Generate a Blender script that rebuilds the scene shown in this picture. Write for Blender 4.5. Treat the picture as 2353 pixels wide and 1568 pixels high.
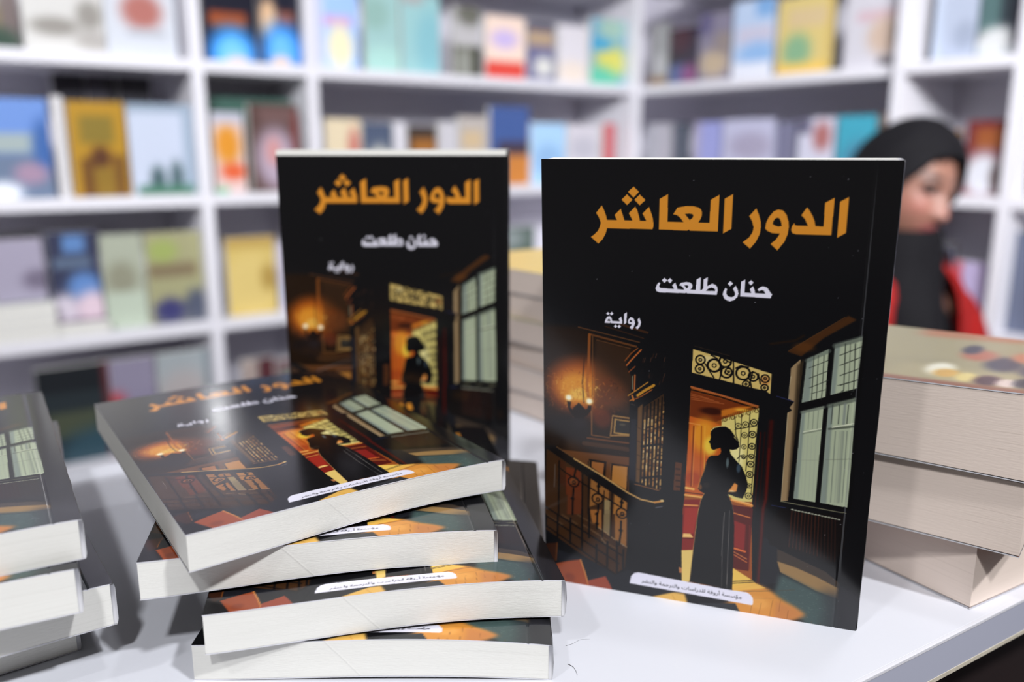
import bpy, bmesh, json, math, random
import numpy as np
from mathutils import Vector, Matrix

PI = math.pi
R = math.radians
scene = bpy.context.scene
COL = scene.collection
for o in list(bpy.data.objects): bpy.data.objects.remove(o)

# --------------------------------------------------------------- camera, exposure, world, lights
TABLE_Z = 0.92
CAM_Z = TABLE_Z+0.202
cd = bpy.data.cameras.new('camera'); cam = bpy.data.objects.new('camera', cd); COL.objects.link(cam)
cam.location = (0, 0, CAM_Z); cam.rotation_euler = (R(90-12.56), 0, R(-36))
cd.sensor_width = 36; cd.lens = 29.83; cd.clip_start = 0.02; cd.clip_end = 60
cd.dof.use_dof = True; cd.dof.focus_distance = 0.352; cd.dof.aperture_fstop = 4.2; cd.dof.aperture_blades = 9
scene.camera = cam
vs = scene.view_settings
vs.view_transform = 'Standard'; vs.look = 'None'; vs.exposure = 0.0; vs.gamma = 1.0; vs.use_curve_mapping = False

w = bpy.data.worlds.new('world'); scene.world = w; w.use_nodes = True
w.node_tree.nodes['Background'].inputs[0].default_value = (0.98, 0.86, 0.80, 1)
w.node_tree.nodes['Background'].inputs[1].default_value = 0.07

C36, S36 = math.cos(R(36)), math.sin(R(36))
def plan(x, y): return (C36*x+S36*y, -S36*x+C36*y)     # survey axes (right, ahead of the visitor) -> room axes
def lamp(name, x, y, z, power, size, target=None, col=(0.97, 0.975, 1.0), shape='SQUARE', spread=PI):
    ld = bpy.data.lights.new(name, 'AREA'); ld.shape = shape; ld.size = size; ld.energy = power; ld.color = col; ld.spread = spread
    o = bpy.data.objects.new(name, ld); COL.objects.link(o)
    X, Y = plan(x, y); o.location = (X, Y, z)
    t = Vector((*plan(target[0], target[1]), target[2])) if target else Vector((X, Y, 0))
    o.rotation_euler = (t-o.location).to_track_quat('-Z', 'Y').to_euler()
    return o
TGT = (0.0, 0.45, TABLE_Z)
lamp('ceiling_and_fill_lamp', 0.95, -0.60, 2.60, 29, 0.10, TGT)
lamp('ceiling_and_fill_lamp', -0.85, -0.70, 2.60, 7, 0.10, TGT)
lamp('ceiling_and_fill_lamp', 0.08, -1.15, 2.60, 24, 0.12, TGT)
lamp('ceiling_and_fill_lamp', 0.35, 0.50, 2.75, 3, 0.10, TGT)
lamp('ceiling_and_fill_lamp', 0.95, 0.85, 2.75, 1.5, 0.30, (1.2, 2.2, 1.2), spread=R(100))  # added fill for the right bookcase, narrow spread keeps it off the table
lamp('ceiling_and_fill_lamp', -0.85, 0.75, 2.75, 1.5, 0.30, (-0.6, 2.4, 1.2), spread=R(100))  # added fill for the left bookcase, likewise kept off the table
lamp('ceiling_and_fill_lamp', -0.35, -0.75, 2.35, 6.2, 0.40, (-1.0, 1.9, 1.15), spread=R(54))  # added fill, no real fixture: low angle light into the left bays
lamp('ceiling_and_fill_lamp', 0.30, -0.85, 2.35, 7.0, 0.40, (0.4, 3.0, 1.15), spread=R(54))  # same added fill, aimed at the corner bays
lamp('ceiling_and_fill_lamp', 0.75, -0.75, 2.35, 5.6, 0.40, (1.3, 2.2, 1.15), spread=R(54))  # same added fill, aimed at the right wall's bays
lamp('shelf_spotlight', -0.77, 2.07, 1.535, 0.10, 0.03, (-0.16, 0.44, TABLE_Z))

# --------------------------------------------------------------- helpers
def link(name, me, parent=None, mats=()):
    o = bpy.data.objects.new(name, me); COL.objects.link(o)
    for m in mats: me.materials.append(m)
    if parent: o.parent = parent
    return o
def empty(name, loc, rot=(0, 0, 0)):
    o = bpy.data.objects.new(name, None); COL.objects.link(o); o.location = loc; o.rotation_euler = rot; o.empty_display_size = .03
    return o
def tag(o, label, cat, group=None):
    o['label'] = label; o['category'] = cat
    if group: o['group'] = group
    return o
def struct(o): o['kind'] = 'structure'; return o
def bm_mesh(name, bm):
    me = bpy.data.meshes.new(name); bm.to_mesh(me); bm.free(); return me
def add_box(bm, x0, y0, z0, x1, y1, z1, bevel=0, mi=0):
    r = bmesh.ops.create_cube(bm, size=1); vs_ = r['verts']
    bmesh.ops.scale(bm, vec=(x1-x0, y1-y0, z1-z0), verts=vs_)
    bmesh.ops.translate(bm, vec=((x0+x1)/2, (y0+y1)/2, (z0+z1)/2), verts=vs_)
    fs = {f for v in vs_ for f in v.link_faces}
    for f in fs: f.material_index = mi
    if bevel:
        es = {e for v in vs_ for e in v.link_edges}
        bmesh.ops.bevel(bm, geom=list(es), offset=bevel, segments=2, affect='EDGES', profile=.6)
def box_obj(name, b, mats, parent=None, bevel=0):
    bm = bmesh.new(); add_box(bm, *b, bevel=bevel); return link(name, bm_mesh(name, bm), parent, mats)
def np_mesh(name, V, Q, smooth=None, mi=None):
    """quads mesh from arrays"""
    me = bpy.data.meshes.new(name); V = np.asarray(V, np.float32); Q = np.asarray(Q, np.int32)
    me.vertices.add(len(V)); me.vertices.foreach_set('co', V.ravel())
    me.loops.add(Q.size); me.loops.foreach_set('vertex_index', Q.ravel())
    me.polygons.add(len(Q)); me.polygons.foreach_set('loop_start', np.arange(0, Q.size, 4, dtype=np.int32))
    me.polygons.foreach_set('loop_total', np.full(len(Q), 4, np.int32))
    if smooth is not None: me.polygons.foreach_set('use_smooth', np.asarray(smooth, bool))
    if mi is not None: me.polygons.foreach_set('material_index', np.asarray(mi, np.int32))
    me.update(calc_edges=True); me.validate(); return me
def grid_quads(nx, ny, off=0, flip=False):
    i, j = np.meshgrid(np.arange(nx), np.arange(ny)); a = (j*(nx+1)+i).ravel()+off
    q = np.stack([a, a+1, a+nx+2, a+nx+1], 1)
    return q[:, ::-1] if flip else q

# --------------------------------------------------------------- materials
def srgb(c):
    return tuple((v/255/12.92 if v/255 <= .04045 else ((v/255+.055)/1.055)**2.4) for v in c)+(1,)
def mat(name, col, rough=.5, spec=.5, noise=0, nscale=20, bump=0, bscale=200, metal=0, sheen=0):
    m = bpy.data.materials.new(name); m.use_nodes = True; nt = m.node_tree; b = nt.nodes['Principled BSDF']
    b.inputs['Base Color'].default_value = srgb(col); b.inputs['Roughness'].default_value = rough
    b.inputs['Specular IOR Level'].default_value = spec; b.inputs['Metallic'].default_value = metal
    if sheen: b.inputs['Sheen Weight'].default_value = sheen
    tc = nt.nodes.new('ShaderNodeTexCoord')
    if noise:
        n = nt.nodes.new('ShaderNodeTexNoise'); n.inputs['Scale'].default_value = nscale; n.inputs['Detail'].default_value = 4
        nt.links.new(tc.outputs['Object'], n.inputs['Vector'])
        mx = nt.nodes.new('ShaderNodeMix'); mx.data_type = 'RGBA'
        mx.inputs[6].default_value = tuple(v*(1-noise) for v in srgb(col)[:3])+(1,); mx.inputs[7].default_value = tuple(min(1, v*(1+noise)) for v in srgb(col)[:3])+(1,)
        nt.links.new(n.outputs[0], mx.inputs[0]); nt.links.new(mx.outputs[2], b.inputs['Base Color'])
    if bump:
        n = nt.nodes.new('ShaderNodeTexNoise'); n.inputs['Scale'].default_value = bscale; n.inputs['Detail'].default_value = 3
        nt.links.new(tc.outputs['Object'], n.inputs['Vector'])
        bp = nt.nodes.new('ShaderNodeBump'); bp.inputs['Strength'].default_value = bump; bp.inputs['Distance'].default_value = .001
        nt.links.new(n.outputs[0], bp.inputs['Height']); nt.links.new(bp.outputs[0], b.inputs['Normal'])
    return m
def print_mat(name, rough, bump):
    m = bpy.data.materials.new(name); m.use_nodes = True; nt = m.node_tree; b = nt.nodes['Principled BSDF']
    at = nt.nodes.new('ShaderNodeAttribute'); at.attribute_name = 'art'
    nt.links.new(at.outputs['Color'], b.inputs['Base Color'])
    b.inputs['Roughness'].default_value = rough; b.inputs['Specular IOR Level'].default_value = .5
    tc = nt.nodes.new('ShaderNodeTexCoord'); hs = []
    for sc, dt in ((26, 2), (170, 3)):
        n = nt.nodes.new('ShaderNodeTexNoise'); n.inputs['Scale'].default_value = sc; n.inputs['Detail'].default_value = dt
        nt.links.new(tc.outputs['Object'], n.inputs['Vector']); hs.append(n)
    mx = nt.nodes.new('ShaderNodeMath'); mx.operation = 'MULTIPLY_ADD'; mx.inputs[1].default_value = .12
    nt.links.new(hs[1].outputs[0], mx.inputs[0]); nt.links.new(hs[0].outputs[0], mx.inputs[2])
    bp = nt.nodes.new('ShaderNodeBump'); bp.inputs['Strength'].default_value = bump; bp.inputs['Distance'].default_value = .001
    nt.links.new(mx.outputs[0], bp.inputs['Height']); nt.links.new(bp.outputs[0], b.inputs['Normal'])
    return m
def page_mat(name, c0, c1, su, sv, bump, notch=False):
    """paper edges: streaks that run along the sheets (uv: u along the edge, v through the pages)"""
    m = bpy.data.materials.new(name); m.use_nodes = True; nt = m.node_tree; b = nt.nodes['Principled BSDF']
    b.inputs['Roughness'].default_value = .85; b.inputs['Specular IOR Level'].default_value = .2
    uv = nt.nodes.new('ShaderNodeUVMap'); uv.uv_map = 'pages'
    mp = nt.nodes.new('ShaderNodeMapping'); mp.inputs['Scale'].default_value = (su, sv, 1); nt.links.new(uv.outputs[0], mp.inputs[0])
    n = nt.nodes.new('ShaderNodeTexNoise'); n.inputs['Scale'].default_value = 1; n.inputs['Detail'].default_value = 5; n.inputs['Roughness'].default_value = .7
    nt.links.new(mp.outputs[0], n.inputs['Vector'])
    rp = nt.nodes.new('ShaderNodeValToRGB'); rp.color_ramp.elements[0].position = .26; rp.color_ramp.elements[1].position = .44
    rp.color_ramp.elements[0].color = srgb(c0); rp.color_ramp.elements[1].color = srgb(c1)
    nt.links.new(n.outputs[0], rp.inputs[0]); nt.links.new(rp.outputs[0], b.inputs['Base Color'])
    mp2 = nt.nodes.new('ShaderNodeMapping'); mp2.inputs['Scale'].default_value = (su*28, sv*1.2, 1); nt.links.new(uv.outputs[0], mp2.inputs[0])
    n2 = nt.nodes.new('ShaderNodeTexNoise'); n2.inputs['Scale'].default_value = 1; n2.inputs['Detail'].default_value = 4
    nt.links.new(mp2.outputs[0], n2.inputs['Vector'])
    hgt = n2.outputs[0]
    if notch:      # the ragged diagonal mark left by the trimming knife
        def mth(op, a, b_=None, c_=None):
            q = nt.nodes.new('ShaderNodeMath'); q.operation = op
            for k, v in enumerate((a, b_, c_)):
                if v is None: continue
                if isinstance(v, (int, float)): q.inputs[k].default_value = v
                else: nt.links.new(v, q.inputs[k])
            return q.outputs[0]
        sx = nt.nodes.new('ShaderNodeSeparateXYZ'); nt.links.new(uv.outputs[0], sx.inputs[0])
        d = mth('SUBTRACT', mth('MULTIPLY_ADD', sx.outputs[1], .10, sx.outputs[0]), mth('MULTIPLY_ADD', n2.outputs[0], .012, .462))
        g = mth('POWER', 2.718, mth('MULTIPLY', mth('MULTIPLY', d, d), -90000.))
        hgt = mth('MULTIPLY_ADD', g, .8, n2.outputs[0])
    bp = nt.nodes.new('ShaderNodeBump'); bp.inputs['Strength'].default_value = bump; bp.inputs['Distance'].default_value = .0006
    nt.links.new(hgt, bp.inputs['Height']); nt.links.new(bp.outputs[0], b.inputs['Normal'])
    return m
M = dict(
    laminate=print_mat('laminated_print', .16, .10), print=print_mat('printed_cover', .30, .05),
    black=mat('black_cover_laminate', (20, 20, 22), .2), edge=mat('cut_cover_board', (226, 226, 232), .8, .2),
    glue=mat('spine_glue', (196, 196, 200), .7, .2, noise=.06, nscale=300),
    pages=page_mat('page_edges', (204, 202, 194), (230, 229, 223), 1.6, 64, .3, True),
    cream=page_mat('cream_page_edges', (224, 206, 192), (248, 231, 218), .9, 40, .12),
    shelf=mat('white_melamine_shelf', (232, 231, 238), .45, .4, noise=.015, nscale=6),
    panel=mat('white_back_panel', (228, 226, 236), .6, .3, noise=.02, nscale=5),
    table=mat('white_tabletop', (225, 227, 235), .38, .4, noise=.02, nscale=9, bump=.04, bscale=500),
    band=mat('grey_edge_band', (186, 189, 206), .5, .4, noise=.03, nscale=14),
    worn=mat('worn_chipboard_edge', (206, 198, 180), .9, .1, noise=.25, nscale=220),
    wood=mat('dark_plank_floor', (42, 32, 32), .5, .4, noise=.35, nscale=16),
    darkpanel=mat('dark_brown_panel', (40, 30, 30), .5, .4, noise=.3, nscale=22),
)

# --------------------------------------------------------------- printed cover artwork
# The printed picture of the novel's front cover is rasterised from outlines (0.1 mm units, y down)
# and stored as a colour attribute on the cover sheet.
class Canvas:
    def __init__(self, w, h, col, k=1.0):
        self.w, self.h, self.k = int(w*k), int(h*k), k
        self.p = np.empty((self.h, self.w, 3), np.float32); self.p[:] = np.array(col)/255.
    def _box(self, x0, y0, x1, y1, pad):
        return (max(0, int(x0-pad)), max(0, int(y0-pad)), min(self.w, int(x1+pad)+2), min(self.h, int(y1+pad)+2))
    def _blend(self, b, m, col, a):
        s = self.p[b[1]:b[3], b[0]:b[2]]
        s += (np.array(col, np.float32)/255.-s)*(m*a)[..., None].astype(np.float32)
    def fill(self, col, a, soft, polys):
        P = [np.array(q, float).reshape(-1, 2)*self.k for q in polys]; soft *= self.k
        A = np.concatenate(P); b = self._box(A[:, 0].min(), A[:, 1].min(), A[:, 0].max(), A[:, 1].max(), soft*1.6)
        if b[2] <= b[0] or b[3] <= b[1]: return
        X = np.arange(b[0], b[2])+.5; Y = np.arange(b[1], b[3])+.5
        m = np.zeros((len(Y), len(X)), bool)
        for q in P:
            for (ax, ay), (bx, by) in zip(q, np.roll(q, -1, 0)):
                if ay == by: continue
                r = np.nonzero((Y > min(ay, by)) & (Y <= max(ay, by)))[0]
                if len(r):
                    xi = ax+(Y[r]-ay)*(bx-ax)/(by-ay)
                    m[r] ^= X[None, :] < xi[:, None]
        m = m.astype(np.float32); n = int(soft/1.7)
        if n >= 1:
            for _ in range(3):
                for ax in (0, 1):
                    c = np.cumsum(np.pad(m, [(n+1, n) if i == ax else (0, 0) for i in (0, 1)], mode='edge'), axis=ax)
                    L = 2*n+1
                    m = (c[L:]-c[:-L])/L if ax == 0 else (c[:, L:]-c[:, :-L])/L
        self._blend(b, m, col, a)
    def line(self, col, a, soft, w, pts):
        q = np.array(pts, float).reshape(-1, 2)*self.k; w *= self.k; soft = max(soft*self.k, .8)
        b = self._box(q[:, 0].min(), q[:, 1].min(), q[:, 0].max(), q[:, 1].max(), w+soft)
        if b[2] <= b[0] or b[3] <= b[1]: return
        X, Y = np.meshgrid(np.arange(b[0], b[2])+.5, np.arange(b[1], b[3])+.5)
        d = np.full(X.shape, 1e9)
        for (ax, ay), (bx, by) in zip(q[:-1], q[1:]):
            dx, dy = bx-ax, by-ay; t = np.clip(((X-ax)*dx+(Y-ay)*dy)/(dx*dx+dy*dy+1e-9), 0, 1)
            d = np.minimum(d, np.hypot(X-ax-t*dx, Y-ay-t*dy))
        self._blend(b, np.clip((w/2-d)/soft+.5, 0, 1), col, a)
    def glow(self, col, a, x, y, rx, ry):
        x, y, rx, ry = x*self.k, y*self.k, max(rx*self.k, 1), max(ry*self.k, 1)
        b = self._box(x-rx, y-ry, x+rx, y+ry, 2)
        if b[2] <= b[0] or b[3] <= b[1]: return
        X, Y = np.meshgrid(np.arange(b[0], b[2])+.5, np.arange(b[1], b[3])+.5)
        r = np.clip(1-((X-x)/rx)**2-((Y-y)/ry)**2, 0, 1)
        self._blend(b, np.clip(1.6*r*r, 0, 1), col, a)
    def ring(self, col, a, w, x, y, r):
        x, y, r, w = x*self.k, y*self.k, r*self.k, w*self.k
        b = self._box(x-r, y-r, x+r, y+r, w+2)
        if b[2] <= b[0] or b[3] <= b[1]: return
        X, Y = np.meshgrid(np.arange(b[0], b[2])+.5, np.arange(b[1], b[3])+.5)
        self._blend(b, np.clip((w/2-abs(np.hypot(X-x, (Y-y))-r))/.9+.5, 0, 1), col, a)
    def run(self, ops):
        for o in ops:
            if o[0] == 'f': self.fill(o[1], o[2], o[3], o[4:])
            elif o[0] == 'l': self.line(o[1], o[2], o[3], o[4], o[5])
            elif o[0] == 'g': self.glow(*o[1:])
            elif o[0] == 'r': self.ring(*o[1:])
    def sample(self, U, V):
        """bilinear colours at u,v in 0..1 (v up)"""
        x = np.clip(U*self.w-.5, 0, self.w-1.001); y = np.clip((1-V)*self.h-.5, 0, self.h-1.001)
        i, j = x.astype(int), y.astype(int); fx, fy = (x-i)[..., None], (y-j)[..., None]
        p = self.p
        return (p[j, i]*(1-fx)+p[j, i+1]*fx)*(1-fy)+(p[j+1, i]*(1-fx)+p[j+1, i+1]*fx)*fy

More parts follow.
